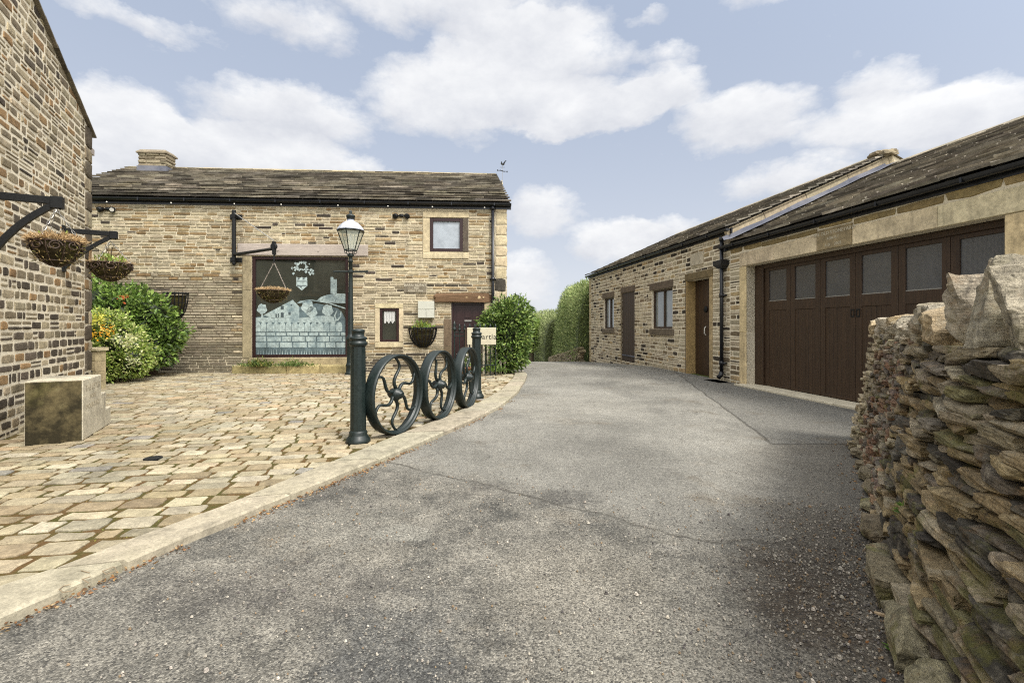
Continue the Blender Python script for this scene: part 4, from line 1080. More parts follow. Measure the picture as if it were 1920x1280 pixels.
mb = MB(); mb.tube([qf.p(ac, OD[1]+1.45, -.25), qf.p(ac+.01, OD[1]+1.4, -.20), qf.p(ac+.01, OD[1]+1.25, -.20), qf.p(ac, OD[1]+1.2, -.25)], .016, 8); mb.build('handle', 'white', d_)
mb = MB(); mb.bbox(Fr(qf.p(OD[0]-.12, -.05, .0), RU, qf.n), 0, OD[2]-OD[0]+.3, -.25, .22, 0, 0, .0) if False else None
mb.bbox(qf, OD[0]-.14, OD[2]+.16, -.12, OD[1], -.28, .16, .02, (.36,.29,.17)); mb.build('doorstep', 'dressed', out)

def quad_roof(parent, fr, a0, a1, ez, rz, hd, oh=.16, seed=1, ridge=True, h=(.36,.19), back=True):
    o = fr.p(a0, ez, oh); nn = -fr.n; up = (nn*(hd+oh)+Vector((0,0,rz-ez))).normalized(); SL = math.hypot(hd+oh, rz-ez)
    r = Fr(o, fr.u, up); mb = MB(); A = a1-a0
    mb.add([r.p(0,0,-.02), r.p(A,0,-.02), r.p(A,SL,-.02), r.p(0,SL,-.02)], [(0,1,2,3)], (.1,.09,.07))
    mb.add([r.p(0,0,-.07), r.p(A,0,-.07), r.p(A,SL,-.07), r.p(0,SL,-.07)], [(3,2,1,0)], (.1,.09,.07))
    mb.add([r.p(0,0,-.02), r.p(0,SL,-.02), r.p(0,SL,-.07), r.p(0,0,-.07)], [(0,1,2,3)], (.2,.18,.14))
    b2 = fr.p(a1, ez, 0)+nn*(hd*2+oh); v2 = r.p(A, SL, 0)-b2; bb = Fr(b2, -fr.u, v2)
    mb.add([bb.p(0,0,-.02), bb.p(A,0,-.02), bb.p(A,v2.length,-.02), bb.p(0,v2.length,-.02)], [(0,1,2,3)], (.2,.18,.14))
    slates(mb, r, -.03, A, SL-.03, pal_slate, h[0], h[1], (.35, .9), 0, .050, lift=.022)
    rf_ = mb.build('roof', 'slate', parent)
    m2 = MB(); a = 0
    while a < A-.01:
        aa = min(a+R.uniform(.45, .62), A); L1 = aa-a-.01; cc = vary((.30,.26,.19), .12); f0 = r.p(a, SL, 0); z = R.uniform(0, .01)
        for s_ in (-1, 1):
            pr = [(.0, .09+z), (.03, .087+z), (.20, -.02+z), (.19, -.06+z), (.0, .03)]
            P = [f0+fr.u*x+fr.n*(s_*p0)+Vector((0,0,p1)) for x in (0, L1) for p0, p1 in pr]
            m2.add(P, [(0,1,6,5),(1,2,7,6),(2,3,8,7),(3,4,9,8),(4,3,2,1,0),(5,6,7,8,9)], cc)
        a = aa
    m2.build('ridge_stones', 'slate', rf_)
    return r, SL, rf_
ro_, SLo, roofO = quad_roof(out, qf, -.12, GA+.07, 3.94, 6.13, hq)
# smooth stone band on the gable step between the two roofs, rough apex stones
mb = MB(); vg = Fr(ro_.p(GA+.12, 0, 0), (ro_.v), ro_.n); x = -.02
while x < SLo-.02:
    x1 = min(x+R.uniform(.9, 1.4), SLo-.01); mb.bbox(vg, x+.003, x1-.003, -.50, -.035, -.06, .035, .01, vary((.33,.275,.185), .06)); x = x1
mb.build('verge_band', 'dressed', roofO)
mb = MB()
for i in range(7): rock(mb, ro_.p(GA+R.uniform(-.1, .22), SLo+R.uniform(-.32, .05), .10-.05*(i % 3)), RU, Vector((.99, .147, 0)), Vector((0, 0, 1)), .16, .15, .06, vary((.27,.225,.15), .2), 4, 6, .12, .4)
mb.build('apex_stones', 'slate', roofO)
gutter('gutter', qf, -.14, GA+.10, 3.92, .065, out, .13, fascia=.12)

gar = thing('garage', qf.p(GA, 0), 'stone garage with six brown folding door leaves under a pale stone lintel', 'garage')
GE = 20.3; GH = 3.50
GO = (qf.px(1400, 600)[0], -.02, qf.px(1886, 500)[0], 2.90)
linG = (qf.px(1388, 600)[0], 2.90, GO[2]+.62, 3.235); jl = (linG[0], -.3, GO[0], 2.90); jr = (GO[2], -.3, GO[2]+.42, 2.90)
plg = (qf.px(1534, 450)[0], 2.905, qf.px(1600, 440)[0], 3.30)
mb = MB(); wall_sheet(mb, qf, GA, GE, -.3, GH, [GO], .34)
mb.add([qf.p(GE,-.3), qf.p(GE,-.3)+qn*Dq, qf.p(GE,GH)+qn*Dq, qf.p(GE,5.72)+qn*hq, qf.p(GE,GH)], [(0,1,2,3,4)])
mb.add([qf.p(GE,-.3)+qn*Dq, qf.p(GA,-.3)+qn*Dq, qf.p(GA,GH)+qn*Dq, qf.p(GE,GH)+qn*Dq], [(0,1,2,3)])
wall = mb.build('wall', 'mortar_pale', gar)
mb = MB()
masonry(mb, qf, GA, GE, -.05, 2.9, [GO, jl, jr, linG], lambda b: R.uniform(.10, .15), lambda b: (.22, .5), pal_right, (.003, .014), .028, rnd=.5)
masonry(mb, qf, GA, linG[0], 2.9, 3.235, [], lambda b: R.uniform(.10, .13), lambda b: (.22, .5), pal_right, (.003, .014), .028, rnd=.5)
masonry(mb, qf, linG[2], GE, 2.9, 3.235, [], lambda b: R.uniform(.10, .13), lambda b: (.22, .5), pal_right, (.003, .014), .028, rnd=.5)
masonry(mb, qf, GA, GE, 3.245, GH, [plg], lambda b: .25, lambda b: (.5, .95), lambda a, b: vary((.30,.225,.11), .25), (.012, .028), .016, rnd=.8)
mb.build('walling_stone', 'stone', wall)
for x0, x1 in ((linG[0], plg[0]), (plg[2], linG[2])):
    n = 1 if x1-x0 < 2.4 else 2
    for i in range(n): dpiece('lintel', (x0+(x1-x0)*i/n+.003, 2.90, x0+(x1-x0)*(i+1)/n-.003, 3.232), -.34, .03, .008, vary((.60,.51,.345), .05))
dpiece('lintel', (plg[0]+.004, 2.903, plg[2]-.004, 3.20), -.34, .01, .004, (.3,.25,.17))
for (x0, x1, ins) in ((jl[0], jl[2], 1), (jr[0], jr[2], -1)):
    for z0, z1 in ((-.02, 1.27), (1.277, 2.893)): dpiece('jamb_stone', (x0, z0, x1, z1), -.30, .028, .01, vary((.60,.475,.28), .06))
mb = MB(); mb.bbox(qf, plg[0]+.006, plg[2]-.006, plg[1], plg[3]-.006, -.05, .045, .01, (.26,.205,.12)); pl = mb.build('name_plaque', 'dressed', gar)
ca = (plg[0]+plg[2])/2
for s_, z, sz in (('THE OLD STONEYARD', 3.21, .088), ('REBUILT', 3.10, .07), ('A.D.   2002', 2.98, .075)): text(s_, qf, ca, z, .046, sz, 'inscription', 'carvelight', pl)
# doors
LW = .82; la0 = 12.66; DC = -.27
mb = MB(); mb.bbox(qf, GO[0], la0-.02, 0, 2.86, DC-.05, DC+.06, .01); mb.bbox(qf, GO[0], GO[2], 2.79, 2.895, DC-.05, DC+.055, .01); mb.bbox(qf, la0+6*LW+.0, GO[2]+.02, 0, 2.79, DC-.05, DC+.05, .005) if la0+6*LW < GO[2] else None
mb.build('door_frame', 'wood', gar)
for i in range(6):
    a0 = la0+i*LW; mb = MB(); st_ = .125
    mb.bbox(qf, a0+.004, a0+st_, .04, 2.79, DC-.03, DC+.02, .004); mb.bbox(qf, a0+LW-st_, a0+LW-.004, .04, 2.79, DC-.03, DC+.02, .004)
    mb.bbox(qf, a0+st_, a0+LW-st_, 2.72, 2.79, DC-.03, DC+.019, .004); mb.bbox(qf, a0+st_, a0+LW-st_, 1.80, 2.01, DC-.03, DC+.019, .004); mb.bbox(qf, a0+st_, a0+LW-st_, .04, .10, DC-.03, DC+.019, .004)
    mb.box(qf, a0+.01, a0+LW-.01, .04, 1.9, DC-.05, DC-.03)
    n = 6
    for k in range(n):
        x0 = a0+st_+(LW-2*st_)*k/n; x1 = a0+st_+(LW-2*st_)*(k+1)/n; mb.bbox(qf, x0+.002, x1-.002, .10, 1.80, DC-.03, DC+.008, .004)
    lf_ = mb.build('door_leaf', 'wood', gar)
    pane(qf, (a0+st_-.01, 2.005, a0+LW-st_+.01, 2.725), DC-.005, 'glass_wire', lf_, True, k=(.35, .6, .9, 1.2, 1.3, 1.4)[i])
    mb = MB(); x0, x1 = a0+st_, a0+LW-st_
    mb.box(qf, x0, x1, 2.012, 2.028, DC-.004, DC+.012); mb.build('glazing_bead', 'wire', lf_)
    if i in (2, 3):
        xx = a0+LW-.06 if i == 2 else a0+.06; mb = MB()
        for (p0, p1, q0, q1) in ((-.04,.04,.035,.05),(-.04,.04,-.05,-.035),(-.04,-.025,-.035,.035),(.025,.04,-.035,.035)): mb.box(qf, xx+p0, xx+p1, 1.68+q0*1.5, 1.68+q1*1.5, DC+.02, DC+.028)
        mb.build('flush_handle', 'black', lf_)
mb = MB(); mb.bbox(Fr(qf.p(GO[0]-.06, 0, -.32), RU, qf.n), 0, GO[2]-GO[0]+.1, 0, .62, -.03, .012, .008); mb.build('threshold', 'concrete', gar)
rg_, SLg, roofG = quad_roof(gar, qf, GA+.05, GE+.1, 3.52, 5.74, hq, h=(.32,.16))
mb = MB(); n = 9
P = []
for i in range(n+1):
    b = SLg*(.0+.97*i/n); P += [rg_.p(-.02, b, .20+.02*math.sin(i*2)), rg_.p(.0, b, .115), rg_.p(.30+.03*math.sin(i*1.7), b, .10+.01*math.sin(i*3))]
mb.add(P, [(3*i+k, 3*i+k+1, 3*i+k+4, 3*i+k+3) for i in range(n) for k in range(2)]); mb.build('lead_flashing', 'lead', roofG)
gutter('gutter', qf, GA-.25, GE+.1, 3.50, .065, gar, .13, fascia=.12)
ag = qf.px(1353, 560, .1)[0]
dp = downpipe(qf, ag, .22, 3.75, .048, gar)
mb = MB(); P = []
for z, w_, c_ in ((3.14, .19, .24), (3.02, .18, .23), (2.93, .09, .15)): P += [qf.p(ag-w_, z, .01), qf.p(ag+w_, z, .01), qf.p(ag+w_, z, c_), qf.p(ag-w_, z, c_)]
mb.add(P, [(0,1,2,3)] + [(l*4+i, l*4+(i+1) % 4, (l+1)*4+(i+1) % 4, (l+1)*4+i) for l in range(2) for i in range(4)] + [(11,10,9,8)]); mb.build('hopper', 'plastic', dp)
mb = MB(); mb.bbox(Fr(qf.p(ag-.38, 0, .02), RU, qf.n), 0, .75, 0, .38, 0, .07, .02, (.22,.17,.09))
tag(mb.build('splash_stone', 'dressed'), 'low stone slab on the tarmac under the foot of the garage downpipe', 'stone slab')

# ------------------------------------------------------------------ DRY STONE WALL
path = [(4.37,5.98),(3.84,5.10),(3.27,4.2),(2.72,3.46),(2.24,2.75),(1.82,2.1),(1.50,1.45),(1.30,.8),(1.20,.1),(1.18,-.8),(1.18,-1.8)]
pd_ = arc(path)
def pw_(s):
    s = min(max(s, 0), pd_[-1])
    for i in range(len(path)-1):
        if s <= pd_[i+1]+1e-9:
            f = (s-pd_[i])/(pd_[i+1]-pd_[i]); x = path[i][0]+(path[i+1][0]-path[i][0])*f; y = path[i][1]+(path[i+1][1]-path[i][1])*f
            j0, j1 = max(i-1, 0), min(i+2, len(path)-1); t_ = Vector((path[j1][0]-path[j0][0], path[j1][1]-path[j0][1], 0)).normalized()
            return Vector((x, y, 0)), t_
def dcol(s, z):
    r = R.random()
    if s < .75: return vary(R.choice([(.46,.38,.25),(.38,.31,.20),(.50,.42,.28),(.28,.23,.15)]), .2)
    if s < 2.9:
        f = 1 if z < 1.15 else .3
        if r < .50*f: return vary(R.choice([(.22,.135,.09),(.27,.155,.095),(.18,.13,.10),(.32,.21,.13)]), .25)
        return vary(R.choice([(.28,.235,.17),(.36,.30,.21),(.16,.135,.11)]), .25)
    if r < .22: return vary((.10,.088,.070), .3)
    if r < .26: return vary((.21,.19,.09), .25)
    if r < .60: return vary((.33,.25,.14), .2)
    return vary(R.choice([(.32,.265,.18),(.42,.35,.245),(.20,.17,.13)]), .2)
dw = thing('dry_stone_wall', (path[0][0], path[0][1], 0), 'mossy dry stone field wall with upright cope stones in the right foreground', 'stone wall')
mb = MB(); WH = 1.34; TH = .52; BAT = .20; SE = pd_[-1]
def wallpt(s, z, t):  # t: distance into the wall from its road face
    p, tg = pw_(s); nin = Vector((-tg.y, tg.x, 0)); 
    return p + nin*(BAT*z/WH+t) + Vector((0, 0, z)), tg, nin
UP = Vector((0, 0, 1))
# near-black packing inside: stops light leaks and paints the shade of the gaps
cs_ = [i*.3 for i in range(int(SE/.3)+1)]; P = []
for s in cs_:
    for z in (-.02, WH-.02):
        for t_ in (.07, TH-.07-2*BAT*z/WH*.9): q, _, _ = wallpt(max(s, .13+.24*z/WH), z, t_); P.append(q)
n = len(cs_); mb.add(P, [(4*i, 4*(i+1), 4*(i+1)+2, 4*i+2) for i in range(n-1)] + [(4*i+2, 4*(i+1)+2, 4*(i+1)+3, 4*i+3) for i in range(n-1)] + [(4*i+1, 4*i+3, 4*(i+1)+3, 4*(i+1)+1) for i in range(n-1)] + [(0,2,3,1)], (.03,.026,.02))
z = 0.0
while z < WH-.02:
    far_h = R.uniform(.032, .060)
    h = min(far_h, WH-z+.01)
    s = -.05+.24*z/WH+R.uniform(-.03, .03)
    while s < SE:
        near = s > 2.9
        ln = R.uniform(.15, .42) if near else R.uniform(.07, .20)
        if s < .5: ln = R.uniform(.10, .22)
        hh = h*R.uniform(.8, 1.25); 
        if R.random() < .02 and z < WH-.2: hh = h*2.0; ln *= 1.1
        dep = R.uniform(.05, .09)
        q, tg, nin = wallpt(max(s+ln/2, 0), z+hh/2, dep-R.uniform(.0, .07)-.006)
        if s < 0: q = q - tg*(-s)
        ang = R.uniform(-.10, .10); tgt = (tg*math.cos(ang)+UP*math.sin(ang)); upt = (UP*math.cos(ang)-tg*math.sin(ang))
        yaw = R.uniform(-.14, .14); tgt = (tgt+nin*yaw).normalized()
        rock(mb, q, tgt, nin, upt, ln*.505, dep, hh*.475, dcol(s, z), 8 if s > 2.4 else 6 if s > 1.2 else 5, 6, .085, .16)
        s += ln*.97
    # end face and the field side, coarser
    for t_ in np.arange(.10, TH-2*BAT*z/WH*.9, .17):
        q, tg, nin = wallpt(0, z+h/2, t_); q = q+tg*(.03+R.uniform(-.03, .02)+.24*z/WH)
        rock(mb, q, nin, tg, UP, .10, .09, h*.56, dcol(0, z), 4, 7, .12, .5)
    z += h*.97
wb = mb.build('wall_stones', 'dry', dw)
# footing stones jutting out at the foot
mb = MB()
for s, w_, hh, o_ in ((3.35,.16,.12,.04),(3.75,.13,.09,.02),(1.9,.14,.11,.03),(2.3,.12,.10,.03),(2.75,.11,.09,.03),(1.45,.10,.08,.02),(4.15,.20,.16,.06),(4.62,.26,.17,.02),(5.1,.2,.15,.03),(.55,.11,.10,.02),(.95,.12,.09,.03)):
    q, tg, nin = wallpt(s, hh*.4, -.01-o_*.3); rock(mb, q, tg, nin, UP, w_, .10+o_*.3, hh*.55, vary(R.choice([(.27,.235,.15),(.24,.20,.13)]), .15), 10, 9, .14, .35)
mb.build('footing_stones', 'dry', dw)
# cope stones
s = .22; k = 0
while s < SE:
    near = s > 3.0
    w_ = R.uniform(.085, .15) if not near else R.uniform(.12, .19)
    hh = R.uniform(.10, .13) if not near else R.uniform(.13, .16)
    big = False
    if 3.9 < s < 5.0: hh = R.uniform(.19, .215); w_ = .17; big = True
    q, tg, nin = wallpt(max(s, 0)+w_, WH-.02+hh*.95, .17)
    lean = R.uniform(-.12, .15) if not big else -.38
    up_ = (UP*math.cos(lean)+tg*math.sin(lean)); tt = (tg*math.cos(lean)-UP*math.sin(lean))
    mb = MB(); rock(mb, q, tt, nin, up_, w_*(1.02 if not big else .62), .22+R.uniform(-.03, .04), hh*1.02, vary(R.choice([(.38,.33,.25),(.42,.37,.28),(.40,.31,.19)]), .12), 16, 11, .11, .12)
    mb.build('cope_stone', 'cope', dw); s += w_*2*.93; k += 1

# ------------------------------------------------------------------ MOUNTING BLOCK
mo = Vector((-5.23, 5.72, .045)); blk = thing('mounting_block', mo, 'three step stone mounting block with faint lettering beside the left house wall', 'mounting block')
mf = Fr(mo, LU); mb = MB(); wd = .52
prof = [(0,0),(1.16,0),(1.16,.25),(.93,.25),(.93,.485),(.72,.485),(.72,.745),(0,.745)]
def blockmesh(mb, fr, prof, width, col, bev=.012):
    n = len(prof); cx = sum(p[0] for p in prof)/n; cy = sum(p[1] for p in prof)/n
    P = []
    for ins, c in ((0, -width), (0, -bev), (bev, 0)):
        for i, (a, b) in enumerate(prof):
            p0, p1 = Vector(prof[i-1]), Vector(prof[(i+1) % n]); e0 = (Vector((a, b))-p0).normalized(); e1 = (p1-Vector((a, b))).normalized()
            nn = Vector((-(e0.y+e1.y), e0.x+e1.x)); P.append(fr.p(a+nn.x*ins, b+nn.y*ins, c))
    Fc = [(l*n+i, l*n+(i+1) % n, (l+1)*n+(i+1) % n, (l+1)*n+i) for l in range(2) for i in range(n)] + [tuple(range(2*n, 3*n)), tuple(range(n-1, -1, -1))]
    mb.add(P, Fc, col)
blockmesh(mb, mf, prof, wd, (.50,.45,.34))
bo = mb.build('steps', 'block', blk)
def stain_mat():
    mt, nt = newmat('weather_stained_stone'); b = NB(nt)
    n = b.noise(3.2, 6, .68); n2 = b.noise(30, 4, .7)
    c = b.mix(b.rng(n, .42, .66), (.028, .023, .012), (.14, .112, .055)); c = b.mix(b.m('MULTIPLY', b.rng(b.noise(4.4, 5, .7), .58, .75), .4), c, (.22, .19, .12)); c = b.mix(b.m('MULTIPLY', b.rng(b.noise(2.2, 4), .52, .66), .4), c, (.11, .105, .02))
    b.out(b.scale(c, b.rng(n2, .3, .7, .75, 1.2)), .9, b.bump(n2, .5, .006), .2); return mt
M['stain'] = stain_mat()
ff = Fr(mf.p(0, 0, -wd), lf.n); mb = MB(); mb.bbox(ff, .004, wd-.010, .0, .735, -.02, .006, .004); mb.build('stained_face', 'stain', blk)
for s_, b, sz in (('THE LISTER', .62, .105), ('HORSE', .505, .075), ('MOUNTING', .39, .09)): text(s_, mf, .38, b, .0005, sz, 'inscription', 'carvedark', blk, .001)

# ------------------------------------------------------------------ LAMP POST
lp0 = Vector(((657.5-HX)/F*13.4, 13.4, .045)); lamp = thing('street_lamp', lp0, 'tall dark green Victorian lamp post with a glazed lantern in front of the barn', 'lamp post')
mb = MB(); mb.lathe(lp0, [(.16,0),(.16,.05),(.13,.09),(.125,.24),(.145,.27),(.12,.31),(.105,.36),(.105,.98),(.125,1.0),(.125,1.05),(.085,1.12),(.075,1.2),(.062,2.6),(.052,3.20),(.075,3.22),(.055,3.27),(.05,3.36),(.09,3.38),(.09,3.42),(.05,3.46)], 16)
mb.build('post', 'iron', lamp, True)
mb = MB(); mb.tube([lp0+Vector((-.46, 0, 2.94)), lp0+Vector((.46, .05, 2.94))], .030, 8)
for s_ in (-1, 1): mb.lathe(lp0+Vector((s_*.47, .0, 2.94)), [(.0,-.04),(.032,-.02),(.032,.02),(0,.04)], 8)
mb.lathe(lp0+Vector((0,0,2.89)), [(.055,0),(.085,.03),(.085,.07),(.055,.10)], 12); mb.build('ladder_bar', 'iron', lamp)
zb, zt = 3.55, 4.10; rb, rt = .17, .37; lan = MB(); hexr = math.radians(30)
for k in range(6):
    a = hexr+k*math.pi/3; lan.tube([lp0+Vector((rb*math.cos(a), rb*math.sin(a), zb)), lp0+Vector((rt*math.cos(a), rt*math.sin(a), zt))], .014, 6)
    a2 = a+math.pi/3
    lan.tube([lp0+Vector((rt*math.cos(a), rt*math.sin(a), zt)), lp0+Vector((rt*math.cos(a2), rt*math.sin(a2), zt))], .024, 6)
    lan.tube([lp0+Vector((rb*math.cos(a), rb*math.sin(a), zb)), lp0+Vector((rb*math.cos(a2), rb*math.sin(a2), zb))], .016, 6)
    lan.tube([lp0+Vector((rb*math.cos(a), rb*math.sin(a), zb)), lp0+Vector((.17*math.cos(a), .17*math.sin(a), zb-.07)), lp0+Vector((.05*math.cos(a), .05*math.sin(a), zb-.13))], .012, 6)
lo = lan.build('lantern', 'iron', lamp)
mb = MB()
for k in range(6):
    a = hexr+k*math.pi/3; a2 = a+math.pi/3; f = .97
    mb.add([lp0+Vector((rb*f*math.cos(a), rb*f*math.sin(a), zb)), lp0+Vector((rb*f*math.cos(a2), rb*f*math.sin(a2), zb)), lp0+Vector((rt*f*math.cos(a2), rt*f*math.sin(a2), zt)), lp0+Vector((rt*f*math.cos(a), rt*f*math.sin(a), zt))], [(0,1,2,3)])
mb.build('glass_panes', 'lampglass', lo)
M['litmetal'] = flat_mat('lantern_roof_painted_lit', (.34, .36, .41), .45, 10, .15, .2, .002, .5)  # pale colour stands in for bright light falling on the lantern roof
mb = MB(); mb.lathe(lp0, [(.375,4.115),(.37,4.14),(.30,4.24),(.20,4.33),(.12,4.37),(.10,4.38),(.10,4.42)], 12, rot=hexr, cap=False); mb.build('lantern_roof', 'litmetal', lo, False)
mb = MB(); mb.lathe(lp0, [(.10,4.42),(.115,4.43),(.115,4.50),(.13,4.505),(.12,4.54),(.05,4.58),(.03,4.60),(.045,4.63),(.035,4.67),(.0,4.70)], 12); mb.build('finial', 'iron', lo, True)
mb = MB(); mb.lathe(lp0, [(.02,3.6),(.02,3.8),(.05,3.83),(.05,3.95),(.02,4.0)], 8); mb.build('lamp_burner', 'white', lo, True)

# ------------------------------------------------------------------ BOLLARDS AND WHEELS
def bollard(loc, label):
    t_ = thing('bollard', loc, label, 'bollard', 'cast iron bollards at the ends of the wheel barrier'); o = Vector(loc)
    mb = MB(); mb.lathe(o, [(.145,0),(.145,.025),(.138,.05),(.112,.085),(.105,.10),(.105,.13),(.092,.15)], 24); mb.build('base', 'iron', t_, True)
    mb = MB(); mb.lathe(o, [(.093,.14),(.086,1.17)], 12, rot=math.radians(15)); mb.build('shaft', 'iron', t_)
    mb = MB(); mb.lathe(o, [(.088,1.155),(.10,1.165),(.108,1.185),(.108,1.20),(.094,1.212),(.090,1.23),(.104,1.24),(.104,1.262),(.085,1.27),(.072,1.275),(.072,1.325),(.078,1.33),(.078,1.35),(.05,1.362),(0,1.366)], 24); mb.build('cap', 'iron', t_, True)
    return t_
b1p = gp(671.5, 836); b2p = gp(893.5, 750)
bollard((b1p.x, b1p.y, .045), 'near dark green iron bollard standing alone left of the largest-looking wheel')
bollard((b2p.x, b2p.y, .045), 'far dark green iron bollard just beyond the third wheel, in front of the gate')
def wheel(loc, yaw, phase, label, r=.515):
    t_ = thing('spoked_flywheel', loc, label, 'flywheel', 'curved spoke iron flywheels of the barrier')
    t_.rotation_euler = (0, 0, yaw); hw = .075
    mb = MB(); n = 64; prof = [(r-.022,-hw),(r,-hw),(r+.002,-hw*.5),(r+.004,0),(r+.002,hw*.5),(r,hw),(r-.022,hw),(r-.026,hw*.5),(r-.030,.018),(r-.048,.014),(r-.048,-.014),(r-.030,-.018),(r-.026,-hw*.5)]
    P = [(q*math.cos(2*math.pi*i/n), y, r+q*math.sin(2*math.pi*i/n)) for i in range(n) for q, y in prof]; k = len(prof)
    mb.add(P, [(i*k+j, i*k+(j+1) % k, ((i+1) % n)*k+(j+1) % k, ((i+1) % n)*k+j) for i in range(n) for j in range(k)])
    mb.build('rim', 'iron', t_, True, world=False)
    mb = MB(); mb.lathe((0, -.11, r), [(.02,0),(.035,.0),(.035,.02),(.058,.03),(.062,.06),(.075,.065),(.075,.155),(.062,.16),(.058,.19),(.035,.20),(.035,.22),(.0,.22)], 20, ax=(0,1,0)); mb.build('hub', 'iron', t_, True, world=False)
    for s_ in range(6):
        th_ = phase+s_*math.pi/3; mb = MB(); pts = []; rad = []
        for i in range(13):
            f = i/12; q = .06+(r-.04-.06)*f; ang = th_+.062*math.sin(f*2*math.pi)/q+.25*f
            pts.append((q*math.cos(ang), 0, r+q*math.sin(ang))); rad.append(.027-.008*f)
        mb.tube(pts, rad, 8, flat=.8); mb.build('spoke', 'iron', t_, True, world=False)
    return t_
wd_ = Vector((.40, .95, 0)).normalized(); w1 = gp(742, 822); 
for (X, Y, yaw, ph, lab) in ((742, 819, math.atan2(.98,.43), .3, 'nearest iron wheel with S-curved spokes, next to the near bollard'), (822.5, 790.5, math.atan2(.98,.30), .75, 'middle iron wheel of the three, between the other two'), (875.5, 768, math.atan2(1.0,.22), .1, 'farthest iron wheel of the three, leaning against the far bollard')):
    q = gp(X, Y); wheel((q.x, q.y, .045), yaw, ph, lab)

# ------------------------------------------------------------------ HANGING BASKETS, BRACKETS, JIB
def basket(c, r, h, hang, label, n_ch=3, hayn=900, leaves=60, stems=0, scroll=True, phase=0.2):
    c = Vector(c); t_ = thing('hanging_basket', c, label, 'hanging basket')
    mb = MB(); nseg = 26; pr = [(r*.98, 0), (r*.93, -h*.25), (r*.80, -h*.5), (r*.55, -h*.78), (r*.25, -h*.95), (.01, -h)]
    P = []
    for q, z in pr[::-1]:
        for k in range(nseg):
            a = 2*math.pi*k/nseg; w_ = 1+.07*mnoise.noise(Vector((math.cos(a)*3, math.sin(a)*3, z*9+c.x))); P.append(c+Vector((q*w_*math.cos(a), q*w_*math.sin(a), z)))
    m_ = len(pr); mb.add(P+[c+Vector((0,0,-.01))], [(i*nseg+k, i*nseg+(k+1) % nseg, (i+1)*nseg+(k+1) % nseg, (i+1)*nseg+k) for i in range(m_-1) for k in range(nseg)] + [((m_-1)*nseg+k, (m_-1)*nseg+(k+1) % nseg, m_*nseg) for k in range(nseg)])
    mb.build('moss_liner', 'liner', t_)
    mb = MB()
    mb.tube([c+Vector((r*1.01*math.cos(2*math.pi*i/32), r*1.01*math.sin(2*math.pi*i/32), 0)) for i in range(33)], .009, 6)
    mb.tube([c+Vector((r*.60*math.cos(2*math.pi*i/32), r*.60*math.sin(2*math.pi*i/32), -h*.77)) for i in range(33)], .007, 6)
    for k in range(9):
        a = 2*math.pi*k/9+phase
        mb.tube([c+Vector((q*1.04*math.cos(a), q*1.04*math.sin(a), z)) for q, z in pr], .006, 6)
        if scroll:   # ring scrolls between the ribs
            a += math.pi/9; ctr = c+Vector((r*1.0*math.cos(a), r*1.0*math.sin(a), -h*.20)); e = Vector((-math.sin(a), math.cos(a), 0)); rs = r*.27
            mb.tube([ctr+e*(rs*(1-.035*i)*math.cos(i*.5))+Vector((0,0,rs*.85*(1-.035*i)*math.sin(i*.5))) for i in range(18)], .007, 6)
    mb.build('basket_frame', 'rust', t_)
    mb = MB(); n = hayn
    a = NP.uniform(0, 2*np.pi, n); q = r*np.sqrt(NP.uniform(.02, 1.06, n)); P = np.stack([c.x+q*np.cos(a), c.y+q*np.sin(a), c.z+NP.uniform(-.02, .09, n)*(1.1-q/r)+.01], 1)
    N_ = np.stack([np.cos(a)*.8, np.sin(a)*.8, np.ones(n)*.6], 1); leaf_cloud(mb, P, N_, .075, pick([(.50,.34,.17),(.42,.29,.15),(.58,.44,.26),(.26,.17,.08)], n), .10, .5)
    n = 260; a = NP.uniform(0, 2*np.pi, n); f = NP.uniform(.0, .9, n); q = r*np.sqrt(1-f**2*.85); P = np.stack([c.x+q*np.cos(a), c.y+q*np.sin(a), c.z-h*f], 1)
    leaf_cloud(mb, P, np.stack([np.cos(a), np.sin(a), -f*.4], 1), .045, pick([(.20,.14,.05),(.14,.13,.03),(.30,.22,.09),(.05,.035,.02)], n), .25, .8)
    mb.build('dry_moss', 'dryleaf', t_)
    if leaves:
        mb = MB(); a = NP.uniform(0, 2*np.pi, leaves); q = r*.7*np.sqrt(NP.random(leaves)); P = np.stack([c.x+q*np.cos(a), c.y+q*np.sin(a), c.z+NP.uniform(.0, .10, leaves)], 1)
        leaf_cloud(mb, P, np.stack([np.cos(a)*.2, np.sin(a)*.2, np.ones(leaves)], 1), .085, pick([(.22,.32,.05),(.30,.38,.08),(.15,.24,.04)], leaves), .6, .5)
        for i in range(stems):
            a = R.uniform(0, 6.28); d = Vector((math.cos(a), math.sin(a), 0)); l = R.uniform(.15, .32)
            mb.tube([c, c+d*l*.4+Vector((0,0,l*.7)), c+d*l*.9+Vector((0,0,l))], .004, 4, (.12,.09,.05))
        mb.build('foliage', 'leaf', t_)
    top = Vector(hang)
    for k in range(n_ch):
        a = 2*math.pi*k/n_ch+phase+.4; p0 = c+Vector((r*.97*math.cos(a), r*.97*math.sin(a), 0)); mb = MB()
        L_ = (top-p0).length; nl = max(6, int(L_/.04)); d = (top-p0).normalized(); e1 = d.orthogonal().normalized(); e2 = d.cross(e1)
        for i in range(nl):
            m_ = p0+(top-p0)*((i+.5)/nl); e = e1 if i % 2 else e2; hl = L_/nl*.62
            mb.tube([m_+d*(hl*math.cos(t2))+e*(.010*math.sin(t2)) for t2 in [j*math.pi/4 for j in range(9)]], .0035, 4, cap=False)
        mb.build('chain', 'wire' if n_ch > 2 else 'beam', t_)
    return t_
